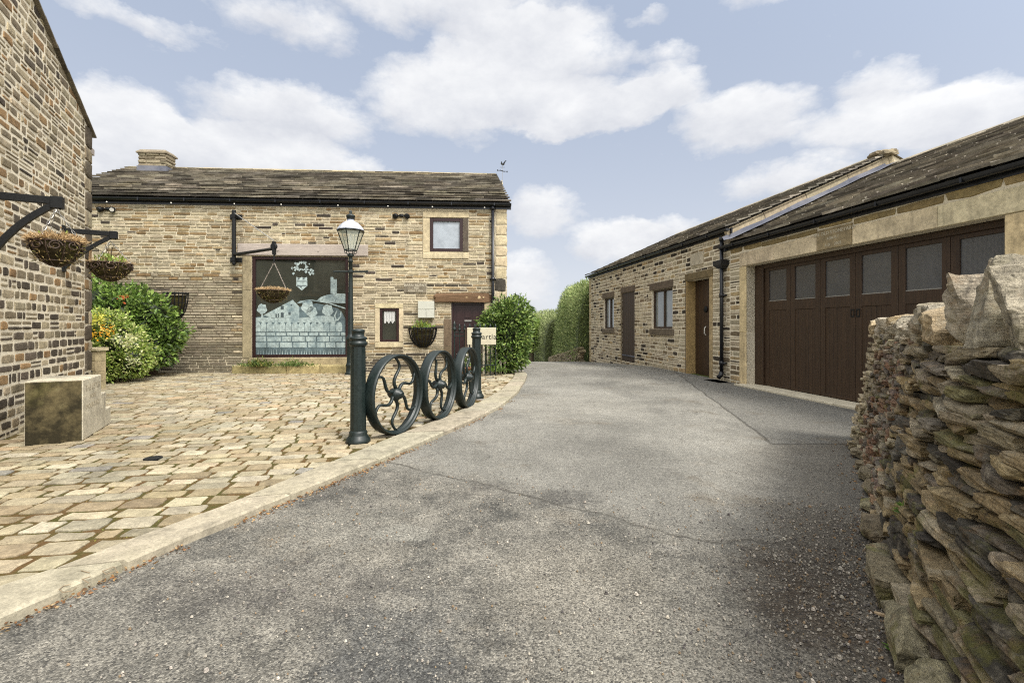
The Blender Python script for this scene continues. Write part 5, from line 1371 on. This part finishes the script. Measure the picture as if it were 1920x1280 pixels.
def bracket(W0, E, zlow, w, label, curve=.12):
    """arm from the wall point W0 to E, curved brace below"""
    t_ = thing('basket_bracket', W0, label, 'wall bracket', 'black iron wall brackets on the left house'); d = (E-W0); dn = d.normalized(); sd2 = dn.cross(UP).normalized()
    mb = MB(); f = Fr(W0, dn, UP); mb.bbox(f, 0, d.length, -w*.42, w*.42, -w*.28, w*.28, .004); mb.bbox(f, d.length-w*.8, d.length+w*.3, -w*.9, w*.5, -w*.42, w*.42, .005)
    mb.build('arm', 'black', t_)
    mb = MB(); L0_ = d.length*.93; pts = []
    for i in range(11):
        q = i/10; pts.append(f.p(L0_*(1-q), -w*.5-(W0.z-zlow-w*.5)*q**1.0+curve*math.sin(math.pi*q)*(1), 0))
    P = []
    for i, p in enumerate(pts):
        tg = (pts[min(i+1, 10)]-pts[max(i-1, 0)]).normalized(); nn = tg.cross(sd2).normalized()
        for s1, s2 in ((-1,-1),(1,-1),(1,1),(-1,1)): P.append(p+nn*(s1*w*.32)+sd2*(s2*w*.24))
    mb.add(P, [(i*4+k, i*4+(k+1) % 4, (i+1)*4+(k+1) % 4, (i+1)*4+k) for i in range(10) for k in range(4)] + [(3,2,1,0), (40,41,42,43)]); mb.build('brace', 'black', t_)
    mb = MB(); g = Fr(W0, sd2*-1, UP); mb.bbox(Fr(W0, LU), -w*.6, w*.6, zlow-W0.z-.05, w*.9, .0, .03, .005); mb.build('wall_plate', 'black', t_)
    mb = MB(); mb.tube([E+UP*(-w*.5), E+UP*(-w*.5-.05)], .008, 6); mb.build('hook', 'black', t_)
    return t_
E1 = sp(106, 377, 5.3); W01 = E1-lf.n*.79
bracket(W01, E1+lf.n*.03, W01.z-1.15, .095, 'large black iron wall bracket at the left edge, the nearer of the pair', .16)
basket(sp(106, 455, 5.28), .225, .27, sp(105, 392, 5.28), 'hanging basket of dried moss with scroll ironwork, nearest the left edge', 3, 2600, 9, 0)
W02 = Vector((lwx(7.52), 7.52, 2.97)); E2 = W02+lf.n*.66
bracket(W02, E2, 2.36, .09, 'smaller-looking black iron bracket near the corner of the left house', .05)
basket(sp(207, 494, 7.82), .29, .30, sp(207, 452, 7.82), 'hanging basket with green shoots and twigs, beyond the nearest basket', 3, 300, 70, 9)
# jib crane on the barn wall
pa, pb0 = bf.px(440, 488, .12); _, pb1 = bf.px(440, 398, .12)
jb = thing('wall_crane', bf.p(pa, pb0, 0), 'black iron jib crane fixed to the barn wall beside the picture window', 'wall crane')
mb = MB(); mb.tube([bf.p(pa, pb0, .16), bf.p(pa, pb1+.05, .16)], .055, 10)
for z in (pb0+.02, pb1-.12):
    mb.bbox(bf, pa-.17, pa+.17, z-.07, z+.07, 0, .06, .01); mb.box(bf, pa-.06, pa+.06, z-.05, z+.05, .06, .22)
mb.lathe(bf.p(pa, pb0-.16, .16), [(.02,0),(.05,.05),(.05,.12)], 10); mb.build('pivot_post', 'black', jb)
JE = sp(514, 464, 12.75); mb = MB(); p0 = bf.p(pa, pb0+.16, .16)
mb.tube([p0, JE+Vector((0,0,-.03))], [.05, .04], 8); mb.build('jib_arm', 'black', jb)
mb = MB(); mb.tube([bf.p(pa, pb1-.02, .16), JE+Vector((0,0,.18))], .013, 6); mb.build('tie_rod', 'wire', jb)
mb = MB(); mb.lathe(JE+Vector((0,-.05,.03)), [(.06,0),(.085,.01),(.085,.03),(.065,.04),(.085,.05),(.085,.07),(.06,.08)], 16, ax=(0,1,0)); mb.box(Fr(JE, (1,0,0)), -.03, .03, -.19, .16, -.06, .06)
mb.tube([JE+Vector((0,0,-.18)), JE+Vector((0,0,-.42))], .02, 8); mb.build('pulley_block', 'black', jb)
basket(sp(512, 545, 12.75), .39, .34, JE+Vector((0,0,-.40)), 'wide mossy hanging basket hung from the barn jib crane across the picture window', 2, 2600, 0, 0, False, math.pi-.4)
# iron hay racks on the barn wall
def hayrack(x0, x1, y0, y1, label, plants):
    a0, bt = bf.px(x0, y0); a1, bb = bf.px(x1, y1); t_ = thing('hay_rack', bf.p((a0+a1)/2, bb, 0), label, 'hay rack', 'black iron hay racks on the barn wall')
    mb = MB(); n = 9; am = (a0+a1)/2; hw = (a1-a0)/2; h = bt-bb; D = .26
    top = [bf.p(am-hw*math.cos(math.pi*i/16), bt-.08*h, .02+D*math.sin(math.pi*i/16)) for i in range(17)]; mb.tube(top, .022, 6)
    mb.tube([bf.p(a0, bt-.08*h, .02), bf.p(a1, bt-.08*h, .02)], .014, 6)
    for i in range(n+2):
        t2 = math.pi*i/(n+1); q = -math.cos(t2); pts = []
        for k in range(7):
            f = k/6; s2 = math.sqrt(max(0, 1-f*f*.94)); pts.append(bf.p(am+hw*q*s2, bt-.04*h-(h*.96)*f, .02+D*math.sin(t2)*s2))
        mb.tube(pts, .016, 5)
    for f in (.4, .7): s2 = math.sqrt(1-f*f*.94); mb.tube([bf.p(am-hw*s2*math.cos(math.pi*i/12), bt-.04*h-h*.96*f, .02+D*s2*math.sin(math.pi*i/12)) for i in range(13)], .010, 5)
    mb.build('rack_bars', 'black', t_)
    mb = MB(); P = []; ns = 12; lv = 6
    for k in range(lv):
        f = .12+.86*k/(lv-1); s2 = math.sqrt(max(0.01, 1-f*f*.98))*.80
        for i in range(ns+1): t2 = math.pi*i/ns; P.append(bf.p(am-hw*s2*math.cos(t2), bt-.04*h-h*.94*f, .018+D*s2*math.sin(t2)*.92))
    mb.add(P, [(k*(ns+1)+i, k*(ns+1)+i+1, (k+1)*(ns+1)+i+1, (k+1)*(ns+1)+i) for k in range(lv-1) for i in range(ns)] + [tuple(range(ns, -1, -1))]); mb.build('moss_liner', 'liner', t_)
    if plants:
        mb = MB(); n = 150; P = np.array([tuple(bf.p(am+R.gauss(-.02, hw*.35), bt-.12*h+abs(R.gauss(0, .10)), .04+R.uniform(0, D*.8))) for _ in range(n)])
        leaf_cloud(mb, P, np.tile([0, 0, 1.0], (n, 1)), .13, pick([(.16,.26,.05),(.22,.32,.06),(.28,.26,.06)], n), .28, .5); mb.build('foliage', 'leaf', t_)
hayrack(767, 819, 612, 651, 'black iron hay rack basket with green shoots, under the grey meter box', True)
hayrack(309, 354, 546, 598, 'black iron hay rack high on the barn wall behind the big left shrub', False)

# ------------------------------------------------------------------ WEATHERVANE
wv = sp(942, 330, 19.0); vane = thing('weathervane', wv, 'small cockerel weathervane above the right end of the barn roof', 'weathervane')
mb = MB(); mb.tube([wv-Vector((0,0,.9)), wv+Vector((0,0,.52))], .007, 5); mb.build('pole', 'wire', vane)
mb = MB(); z = wv+Vector((0,0,.20)); mb.tube([z+Vector((-.17,0,.02)), z+Vector((.17,0,-.02))], .009, 5); mb.tube([z+Vector((-.10,-.15,0)), z+Vector((.10,.15,0))], .009, 5); mb.lathe(z-Vector((0,0,.03)), [(.0,0),(.03,.03),(0,.06)], 8)
for d in ((-.19,0,.03),(.19,0,-.03)): mb.box(Fr(z+Vector(d), (1,0,0)), -.02, .02, -.03, .03, -.005, .005)
mb.tube([z+Vector((-.09,0,.15)), z+Vector((.10,0,.15))], .007, 5); mb.build('compass_arms', 'black', vane)
mb = MB(); ck = Fr(wv+Vector((.03,0,.50)), (1,0,0)); mb.poly(ck, [(-.10,-.01),(-.06,-.06),(.0,-.08),(.05,-.05),(.06,.0),(.10,.08),(.14,.12),(.08,.12),(.03,.05),(-.02,.0),(-.05,.05),(-.055,.09),(-.08,.08)], -.006, .006); mb.build('cockerel', 'black', vane)

# ------------------------------------------------------------------ TROUGH AND SILL PLANTS, GATE, SIGN
a0 = bf.px(448, 694)[0]; a1 = bf.px(640, 694)[0]; tr = thing('stone_trough', bf.p(a0, 0, 0), 'long low stone plinth step below the picture window', 'stone plinth')
mb = MB(); x = a0
for L_ in (1.55, .95, .75):
    mb.bbox(bf, x+.004, x+L_-.004, .02, .27+R.uniform(-.01, .01), -.0, .42, .02, vary((.33,.27,.13), .15)); x += L_
mb.build('slabs', 'kerb', tr)
def clump(x0, x1, y0, y1, d, n, cols, size, name, label, cat, dry=False, spread=.5, asp=.35):
    c0 = sp((x0+x1)/2, y1, d); w_ = (x1-x0)/F*d; h = (y1-y0)/F*d; t_ = thing(name, c0, label, cat); mb = MB()
    a = NP.normal(0, .27, n)*w_; b_ = np.abs(NP.normal(0, .35, n))*h; P = np.stack([c0.x+a, c0.y+NP.normal(0, .08, n), c0.z+b_*.8*(1-np.abs(a)/w_)], 1)
    leaf_cloud(mb, P, np.stack([a*1.2/w_, NP.normal(0, .3, n)-.2, np.ones(n)], 1), size, pick(cols, n), asp, spread); mb.build('foliage', 'leaf', t_)
    mb = MB()
    for i in range(7): mb.tube([c0+Vector((R.uniform(-.3,.3)*w_, 0, -.02)), c0+Vector((R.uniform(-.35,.35)*w_, 0, h*.5))], .006, 5, (.12,.10,.05))
    mb.build('stem', 'vcol', t_); return t_
GL = [(.09,.14,.035),(.13,.19,.05),(.19,.24,.06),(.06,.10,.025)]
clump(456, 514, 664, 688, 13.65, 420, GL+[(.30,.27,.08)], .10, 'sill_plant', 'low rusty green plant at the left end of the plinth under the picture window', 'plant')
clump(520, 580, 668, 687, 13.75, 420, GL, .085, 'sill_plant', 'low dark green spreading plant in the middle of the plinth under the picture window', 'plant')
# gate and railing with its fleur finials
gd = 13.0; gt = thing('iron_gate', sp(890, 700, gd).xy.to_3d(), 'black iron gate with a row of fleur finials in front of the barn door', 'gate')
gl, gr_ = sp(852, 620, gd), sp(929, 620, gd); z1 = sp(0, 623, gd).z
mb = MB()
for z in (z1, z1-.10, .35): mb.tube([Vector((gl.x, gd, z)), Vector((gr_.x, gd, z))], .016, 6)
for i in range(9):
    x = gl.x+(gr_.x-gl.x)*i/8; mb.tube([Vector((x, gd, .06)), Vector((x, gd, z1+.04))], .012 if i else .022, 6)
mb.build('bars', 'iron', gt)
mb = MB()
for i in range(9):
    x = gl.x+(gr_.x-gl.x)*i/8; s_ = 1.35 if i == 0 else 1
    mb.lathe((x, gd, z1+.02), [(.012*s_,0),(.04*s_,.03*s_),(.045*s_,.07*s_),(.02*s_,.10*s_),(.034*s_,.13*s_),(.02*s_,.18*s_),(0,.23*s_)], 8)
mb.build('finials', 'iron', gt, True)
sgd = 12.88; sg = thing('name_sign', sp(901, 700, sgd).xy.to_3d(), 'cream wooden name board on posts hung on the iron gate', 'sign'); sf = Fr((0, sgd, 0), (1, 0, 0))
x0, x1, zb_, zt_ = sp(876, 0, sgd).x, sp(930, 0, sgd).x, sp(0, 646, sgd).z, sp(0, 614, sgd).z
mb = MB(); mb.bbox(sf, x0, x1, zb_, zt_, 0, .03, .006); bd = mb.build('board', 'signboard', sg)
mb = MB(); mb.box(sf, x0-.06, x0+.01, .05, zt_-.03, -.06, -.001)
mb.build('post', 'oldwood', sg)
text('Cartla', sf, x0+(x1-x0)*.67, (zb_+zt_)/2-.02, .032, .20, 'lettering', 'black', bd, .002)
# slatted wooden fence low behind the last wheel
fc = thing('picket_fence', (x0, 13.6, 0), 'low stretch of pale upright timber slats behind the gate', 'fence'); f3 = Fr((x0-.1, 13.6, 0), (1, 0, 0)); mb = MB()
for i in range(10): mb.bbox(f3, i*.12, i*.12+.075, .04, .92, 0, .02, .004)
mb.build('slats', 'concrete', fc); mb = MB(); mb.box(f3, -.02, 1.2, .65, .72, -.03, -.001); mb.box(f3, -.02, 1.2, .2, .27, -.03, -.001); mb.build('rails', 'oldwood', fc)
# potted white flowers by the gate
pt = thing('potted_plant', (-1.25, 12.7, .045), 'small clay pot of white flowers seen through the farthest wheel', 'potted plant')
mb = MB(); mb.lathe((-1.25, 12.7, .045), [(.10,0),(.15,.24),(.165,.24),(.165,.28),(.13,.28),(.12,.22)], 14, (.22,.11,.06)); mb.build('pot', 'vcol', pt, True)
mb = MB(); n = 160; P = np.array([-1.25, 12.7, .45])+NP.normal(0, 1, (n, 3))*[.11,.11,.10]; leaf_cloud(mb, P, (P-[-1.25,12.7,.3])*4, .09, pick(GL, n), .5, .6)
n = 60; P = np.array([-1.25, 12.65, .5])+NP.normal(0, 1, (n, 3))*[.12,.10,.10]; leaf_cloud(mb, P, np.tile([0,-1,.5], (n, 1)), .05, pick([(.62,.62,.55),(.6,.6,.6)], n, .1), .9, .4); mb.build('foliage', 'leaf', pt)

# ------------------------------------------------------------------ SHRUBS, HEDGES, TREES
def shrub(name, label, cat, lum, n, size, cols, asp=.45, zmin=.05, stems=6, spread=.6, droop=0.0, mat='leaf', extra=None, shell=(.70, 1.06), corecol=(.018,.028,.008)):
    c0 = lum[0]; bx, by = c0[0], c0[1]; t_ = thing(name, (bx, by, 0), label, cat)
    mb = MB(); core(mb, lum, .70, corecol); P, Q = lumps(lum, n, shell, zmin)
    leaf_cloud(mb, P, Q, size, pick(cols, len(P), .35), asp, spread, droop)
    if extra: extra(mb, lum)
    for _ in range(70):
        i = R.randrange(len(P)); p = Vector(P[i]); q = Vector(Q[i]); q = (q+Vector((R.gauss(0, .4), R.gauss(0, .4), .6))).normalized(); l = R.uniform(.10, .26)
        if p.z < lum[0][2]*.5: continue
        mb.tube([p, p+q*l], [.004, .002], 4, (.10,.09,.04)); m_ = 7
        leaf_cloud(mb, np.array([tuple(p+q*l*(k+1)/m_) for k in range(m_)]), np.tile(np.array(q), (m_, 1)), size*.85, pick(cols[:4], m_, .3), asp, .8)
    mb.build('foliage', mat, t_)
    mb = MB()
    for i in range(stems):
        a = R.uniform(0, 6.28); mb.tube([(bx+.08*math.cos(a), by+.08*math.sin(a), 0), (bx+c0[3]*.25*math.cos(a), by+c0[4]*.25*math.sin(a), c0[2]*.5), (bx+c0[3]*.5*math.cos(a), by+c0[4]*.5*math.sin(a), c0[2]*.95)], [.03, .022, .012], 6, (.10,.075,.045))
    if stems: mb.build('stem', 'vcol', t_)
    return t_
GD = [(.08,.13,.028),(.12,.20,.04),(.18,.27,.055),(.26,.36,.09),(.04,.07,.018)]
GY = [(.19,.27,.05),(.28,.37,.07),(.36,.44,.11),(.10,.16,.03),(.48,.50,.20)]
def yellowbits(mb, lum):
    for (X, Y, d, rr_, cols, n) in ((200, 622, 11.0, .13, [(.75,.36,.03),(.8,.5,.08),(.8,.62,.2)], 70), (170, 628, 10.8, .10, [(.8,.38,.02),(.75,.5,.05)], 60), (186, 600, 11.05, .16, [(.62,.58,.10),(.5,.5,.1)], 130), (240, 640, 10.98, .20, [(.55,.55,.28),(.6,.6,.4),(.45,.5,.2)], 220), (252, 678, 11.1, .12, [(.5,.52,.3)], 60), (232, 560, 11.9, .08, [(.5,.12,.04)], 24)):
        c = np.array(sp(X, Y, d)); P = c+NP.normal(0, rr_*.6, (n, 3)); leaf_cloud(mb, P, np.tile([0.1,-1,.4], (n, 1)), .07, pick(cols, n, .2), .6, .6)
shrub('dark_shrub', 'big dark green shrub spreading against the barn wall in the left corner bed', 'shrub',
      [(-10.5,12.8,1.6,.85,.7,.85),(-9.95,12.9,1.75,.52,.5,.55),(-11.2,12.6,1.95,.8,.6,.7),(-9.55,13.0,1.2,.42,.4,.45),(-10.0,12.8,.9,.75,.5,.6)], 7500, .14, GD, .5, .1, 8)
shrub('yellow_shrub', 'yellow green shrub with orange and cream flower heads in front of the darker shrub', 'shrub',
      [(-9.72,11.6,1.0,.55,.5,.55),(-10.0,11.5,1.4,.5,.5,.42),(-9.5,11.7,.62,.48,.5,.48),(-9.9,11.4,.5,.42,.45,.42)], 6500, .085, GY, .5, .08, 6, extra=yellowbits)
bed = thing('planting_bed', (-10.2, 12, 0), 'dark edged planting bed in the corner between house and barn, with a stubby stone pier', 'planting bed')
mb = MB(); P = [(-14,11.4,.16),(-9.98,11.4,.16),(-10.2,13.5,.16),(-14,13.5,.16)]; Pb = [(x, y, 0) for x, y, z in P]; mb.add(P+Pb, [(0,1,2,3),(0,4,5,1),(1,5,6,2),(2,6,7,3),(3,7,4,0)]); mb.build('soil', 'soil', bed)
mb = MB(); g = Fr((-9.98, 11.4, 0), Vector((-.22, 2.1, 0))); mb.bbox(g, 0, 2.1, .0, .24, -.06, .04, .01, (.05,.04,.03)); g = Fr((-14, 11.4, 0), (1,0,0)); mb.bbox(g, 0, 4.0, 0, .24, -.06, .04, .01, (.05,.04,.03)); mb.build('edging', 'oldwood', bed)
pf = Fr(sp(163, 700, 10.3).xy.to_3d(), (1,0,0)); mb = MB()
for i in range(4): mb.bbox(pf, .0, .20, .0+.22*i, .215+.22*i, -.25, R.uniform(0, .01), .012, vary((.34,.28,.17), .1))
mb.bbox(pf, -.03, .24, .89, .96, -.28, .03, .012, (.40,.34,.22)); mb.build('stone_pier', 'dressed', bed)

shrub('laurel_bush', 'round topped glossy laurel bush at the right corner of the barn', 'bush',
      [(-.14,14.0,1.2,.68,.62,.85),(-.02,14.0,1.72,.62,.55,.52),(-.22,13.9,.62,.62,.55,.55),(-.55,13.9,1.5,.4,.4,.35)], 6500, .135,
      [(.07,.12,.025),(.11,.18,.04),(.17,.25,.06),(.28,.36,.10),(.04,.065,.015)], .42, .06, 7, .55)
clump(905, 945, 676, 697, 13.3, 260, GD, .12, 'ground_fern', 'low feathery green plant at the foot of the laurel bush', 'plant')
def hedge(name, label, p0, p1, h0, h1, th_, n, size, cols, zb=-.4, bulge=.12):
    p0, p1 = Vector(p0), Vector(p1); d = (p1-p0); L_ = d.length; d.normalize(); nr = Vector((-d.y, d.x, 0)); t_ = thing(name, (p0.x, p0.y, 0), label, 'hedge')
    mb = MB(); m_ = 16; k = 12; P = []
    def off(s, a):
        hh = h0+(h1-h0)*s; z = .5-.5*math.cos(a)  # a 0..pi left->right
        sx = math.cos(a); sz = math.sin(a)
        e = .72; ux = math.copysign(abs(sx)**e, sx); uz = sz**e
        w = th_*(1+bulge*mnoise.noise(Vector((s*L_*.7, a*1.4, 3.3)))); return nr*(ux*w) + UP*(uz*hh*(1+.045*mnoise.noise(Vector((s*L_*.6, a, 7)))))
    for i in range(m_+1):
        s = i/m_; c = p0+d*(L_*s)+UP*gz(p0.y+d.y*L_*s)
        for j in range(k+1): P.append(c+off(s, math.pi*j/k)*.93)
    mb.add(P, [(i*(k+1)+j, i*(k+1)+j+1, (i+1)*(k+1)+j+1, (i+1)*(k+1)+j) for i in range(m_) for j in range(k)]+[tuple(range(k+1)), tuple(range((m_+1)*(k+1)-1, m_*(k+1)-1, -1))], tuple(x*.4 for x in cols[0]))  # inner hull in darkened leaf colour, painting the shade inside the hedge
    S_ = NP.random(n); A_2 = NP.uniform(0, math.pi, n); PP = []; QQ = []
    for s, a in zip(S_, A_2):
        o = off(s, a); f = R.uniform(.88, 1.08); c = p0+d*(L_*s)+UP*gz(p0.y+d.y*L_*s); PP.append(c+o*f); q = nr*math.cos(a)+UP*(math.sin(a)*.6+.55); QQ.append(q.normalized())
    for e_, dd in ((0, -1), (1, 1)):
        for _ in range(n//9):
            a = R.uniform(0, math.pi); o = off(e_, a)*math.sqrt(R.random()); PP.append(p0+d*(L_*e_)+UP*gz(p0.y+d.y*L_*e_)+o+d*dd*R.uniform(-.05, .1)); QQ.append(d*dd+UP*.5)
    leaf_cloud(mb, np.array([tuple(x) for x in PP]), np.array([tuple(x) for x in QQ]), size, pick(cols, len(PP), .3), .22, .38)
    mb.build('foliage', 'hedgeleaf', t_)
    return t_
hedge('conifer_hedge', 'dense dark green conifer hedge butting the far end of the outbuilding', (4.45, 24.0, 0), (4.35, 35.5, 0), 4.05, 5.4, 1.15, 17000, .20, [(.21,.27,.09),(.29,.35,.13),(.38,.42,.18),(.13,.18,.06)])
hedge('pale_hedge', 'paler clipped hedge beyond the dark conifer hedge', (3.75, 36.5, 0), (2.9, 60, 0), 4.1, 6.9, 1.3, 9000, .28, [(.23,.27,.11),(.30,.33,.15),(.18,.22,.08)])
lw2 = thing('retaining_wall', (3.3, 24, 0), 'low rough stone wall under the hedges, patched with ivy', 'stone wall'); mb = MB()
f4 = Fr((2.95, 36, 0), Vector((.55, -12.3, 0))); 
for z in range(7):
    a = 0
    while a < 12.2:
        w_ = R.uniform(.25, .6); zz = gz(36-a)-.1+z*.13; rock(mb, f4.p(a+w_/2, zz, R.uniform(-.03, .03)), f4.u, f4.n, UP, w_*.52, .16, .072, vary((.26,.215,.14), .3), 3, 5, .1, .5); a += w_
mb.build('wall_stones', 'dry', lw2)
def tree(name, label, x, y, zt_, r, cols, n, size):
    zb_ = gz(y); hh = zt_-zb_; t_ = thing(name, (x, y, zb_), label, 'tree', 'trees far down the lane')
    lum = [(x+R.uniform(-.3,.3)*r, y+R.uniform(-.3,.3)*r, zt_-r*R.uniform(.7,1.4), r*R.uniform(.5,.8), r*R.uniform(.5,.8), r*R.uniform(.5,.75)) for _ in range(5)]
    mb = MB(); P, Q = lumps(lum, n, (.3, 1.1)); leaf_cloud(mb, P, Q, size, pick(cols, len(P), .35), .55, .8); mb.build('crown', 'leaf', t_)
    mb = MB(); mb.tube([(x, y, zb_-.2), (x, y, zb_+hh*.5), (x+.1*r, y, zt_-r*.4)], [.25, .18, .06], 8, (.10,.08,.05))
    for i in range(5): a = i*1.26; mb.tube([(x, y, zb_+hh*.45), (x+r*.5*math.cos(a), y+r*.5*math.sin(a), zt_-r*.8)], [.09, .03], 6, (.10,.08,.05))
    mb.build('trunk', 'vcol', t_)
tree('broadleaf_tree', 'yellow green young tree crown between the laurel bush and the pale hedge', 1.75, 42, 2.5, 1.6, [(.20,.28,.06),(.26,.34,.08),(.15,.22,.05)], 2600, .26)
tree('broadleaf_tree', 'distant green tree crown low over the end of the lane', 4.6, 95, 4.8, 3.6, [(.16,.24,.07),(.22,.29,.09)], 2600, .5)

# ------------------------------------------------------------------ SMALL THINGS ON THE GROUND
mb = MB(); n = 1000; P = []; cl_ = []
for i in range(n):
    y = R.choice([R.uniform(1.6, 5.5), R.uniform(1.6, 9)]); x = kx(KO, y)+abs(R.gauss(0, .045))+.005
    if mnoise.noise(Vector((x*2, y*1.7, 0))) < -.18: continue
    P.append((x, y, .006+abs(R.gauss(0, .006))))
for i in range(500):
    x = R.uniform(-7.6, -3.2); y = barny(x)-.05-abs(R.gauss(0, .25))-(.42 if x > -8 and x < -4.4 else 0); P.append((x, y, .062))
for i in range(420):
    y = R.uniform(1.7, 5.9); s = R.uniform(.2, SE-1); q, tg, nin = wallpt(s, 0, 0); P.append(tuple(q-nin*abs(R.gauss(0.02, .12))+Vector((0,0,.008))))
P = np.array(P); leaf_cloud(mb, P, NP.normal(0, 1, (len(P), 3))*[1,1,.12], .026, pick([(.22,.10,.035),(.17,.085,.035),(.27,.16,.065),(.12,.065,.03),(.30,.21,.11)], len(P)), .55, .1)
tag(mb.build('fallen_leaves', 'dryleaf'), 'brown leaf litter along the kerb and the foot of the walls', 'leaf litter', kind='stuff')
mb = MB(); 
def pebble(x, y, r, col):
    ph = R.uniform(0, 6.28); P = []
    for k in range(5): a = ph+k*1.2566+R.uniform(-.25, .25); q = r*R.uniform(.7, 1.15); P.append((x+q*math.cos(a), y+q*math.sin(a)*.85, .004))
    q = r*.55; P += [(x+q*math.cos(ph+.5+k*1.2566), y+q*math.sin(ph+.5+k*1.2566), .006+r*R.uniform(.5, .8)) for k in range(5)]
    mb.add(P, [(k, (k+1) % 5, 5+(k+1) % 5, 5+k) for k in range(5)]+[(5,6,7,8,9)], col)
for i in range(4200):
    y = 1.5+3.0*R.random()**1.2
    s_ = R.random()
    if s_ < .62:
        d = abs(R.gauss(0, .42)); xw = None
        q, tg, nin = wallpt(min(max((5.95-y)*1.15, .2), SE-.2), 0, 0); x, y2 = (q-nin*d).x, (q-nin*d).y
        if y2 > 4.1-.35*x+.6 and R.random() < .9: continue
        x, y = x, y2
    else: x = R.uniform(-1.9, 2.6)
    if x < kx(KO, y)+.02 or y < .8: continue
    if y > 4.55-.42*x and s_ >= .62: continue
    pebble(x, y, R.uniform(.003, .0085)*(1 if R.random() < .95 else 1.9), vary(R.choice([(.20,.18,.15),(.28,.25,.21),(.10,.09,.085),(.40,.36,.30),(.22,.16,.10)]), .2))
tag(mb.build('gravel', 'vcol'), 'loose grit and small stones on the tarmac beside the dry stone wall', 'gravel', kind='stuff')
# moss cushions in the sett joints
mb = MB(); P = []
for i in range(2600):
    y = R.uniform(1.6, 7.5); x = kx(KI, y)-abs(R.gauss(0, .9))-.02
    if x < lwx(y)+.1 or mnoise.noise(Vector((x*.9, y*.9, 5))) < .02: continue
    P.append((x, y, .034))
P = np.array(P); leaf_cloud(mb, P, NP.normal(0, .5, (len(P), 3))*[1,1,.3]+[0,0,.35], .016, pick([(.11,.11,.025),(.16,.14,.03),(.20,.13,.05)], len(P)), .7, .3)
tag(mb.build('moss', 'dryleaf'), 'moss and debris in the joints of the cobbles', 'moss', kind='stuff')
def weed(X, Y, d, z, label, r=.07):
    c = sp(X, Y, d); c.z = z if z is not None else c.z; t_ = thing('weed', c, label, 'weed'); mb = MB(); n = 26
    P = np.tile(np.array(c), (n, 1))+NP.normal(0, .008, (n, 3)); leaf_cloud(mb, P, NP.normal(0, .6, (n, 3))*[1,1,.3]+[0,0,.8], r, pick([(.12,.24,.04),(.18,.32,.06)], n), .22, .35); mb.build('foliage', 'leaf', t_)
weed(1684, 1218, 2.08, .0, 'tiny bright green weed on the tarmac at the foot of the dry stone wall')
q, tg, nin = wallpt(4.05, .42, -.02); t_ = thing('weed', q, 'small green weed growing out of a joint in the dry stone wall', 'weed'); mb = MB(); n = 30
leaf_cloud(mb, np.tile(np.array(q), (n, 1))+NP.normal(0, .01, (n, 3)), NP.normal(0, .5, (n, 3))+[-.6,.3,.5], .06, pick([(.10,.20,.04),(.16,.28,.05)], n), .25, .3); mb.build('foliage', 'leaf', t_)
mb = MB(); p0, p1 = gp(1640, 1152), gp(1690, 1172); mb.tube([p0+UP*.012, (p0*.4+p1*.6)+UP*.02, p1+UP*.012], [.008, .011, .006], 6, (.36,.27,.17)); tag(mb.build('twig', 'vcol'), 'pale dry stick on the tarmac near the dry stone wall', 'stick')
mb = MB(); c = gp(287, 868); mb.lathe((c.x, c.y, .045), [(.085,0),(.085,.012),(.075,.013),(.07,.010)], 20, (.1,.1,.1))
tag(mb.build('drain_cover', 'black'), 'small round iron cover set in the cobbles', 'drain cover')
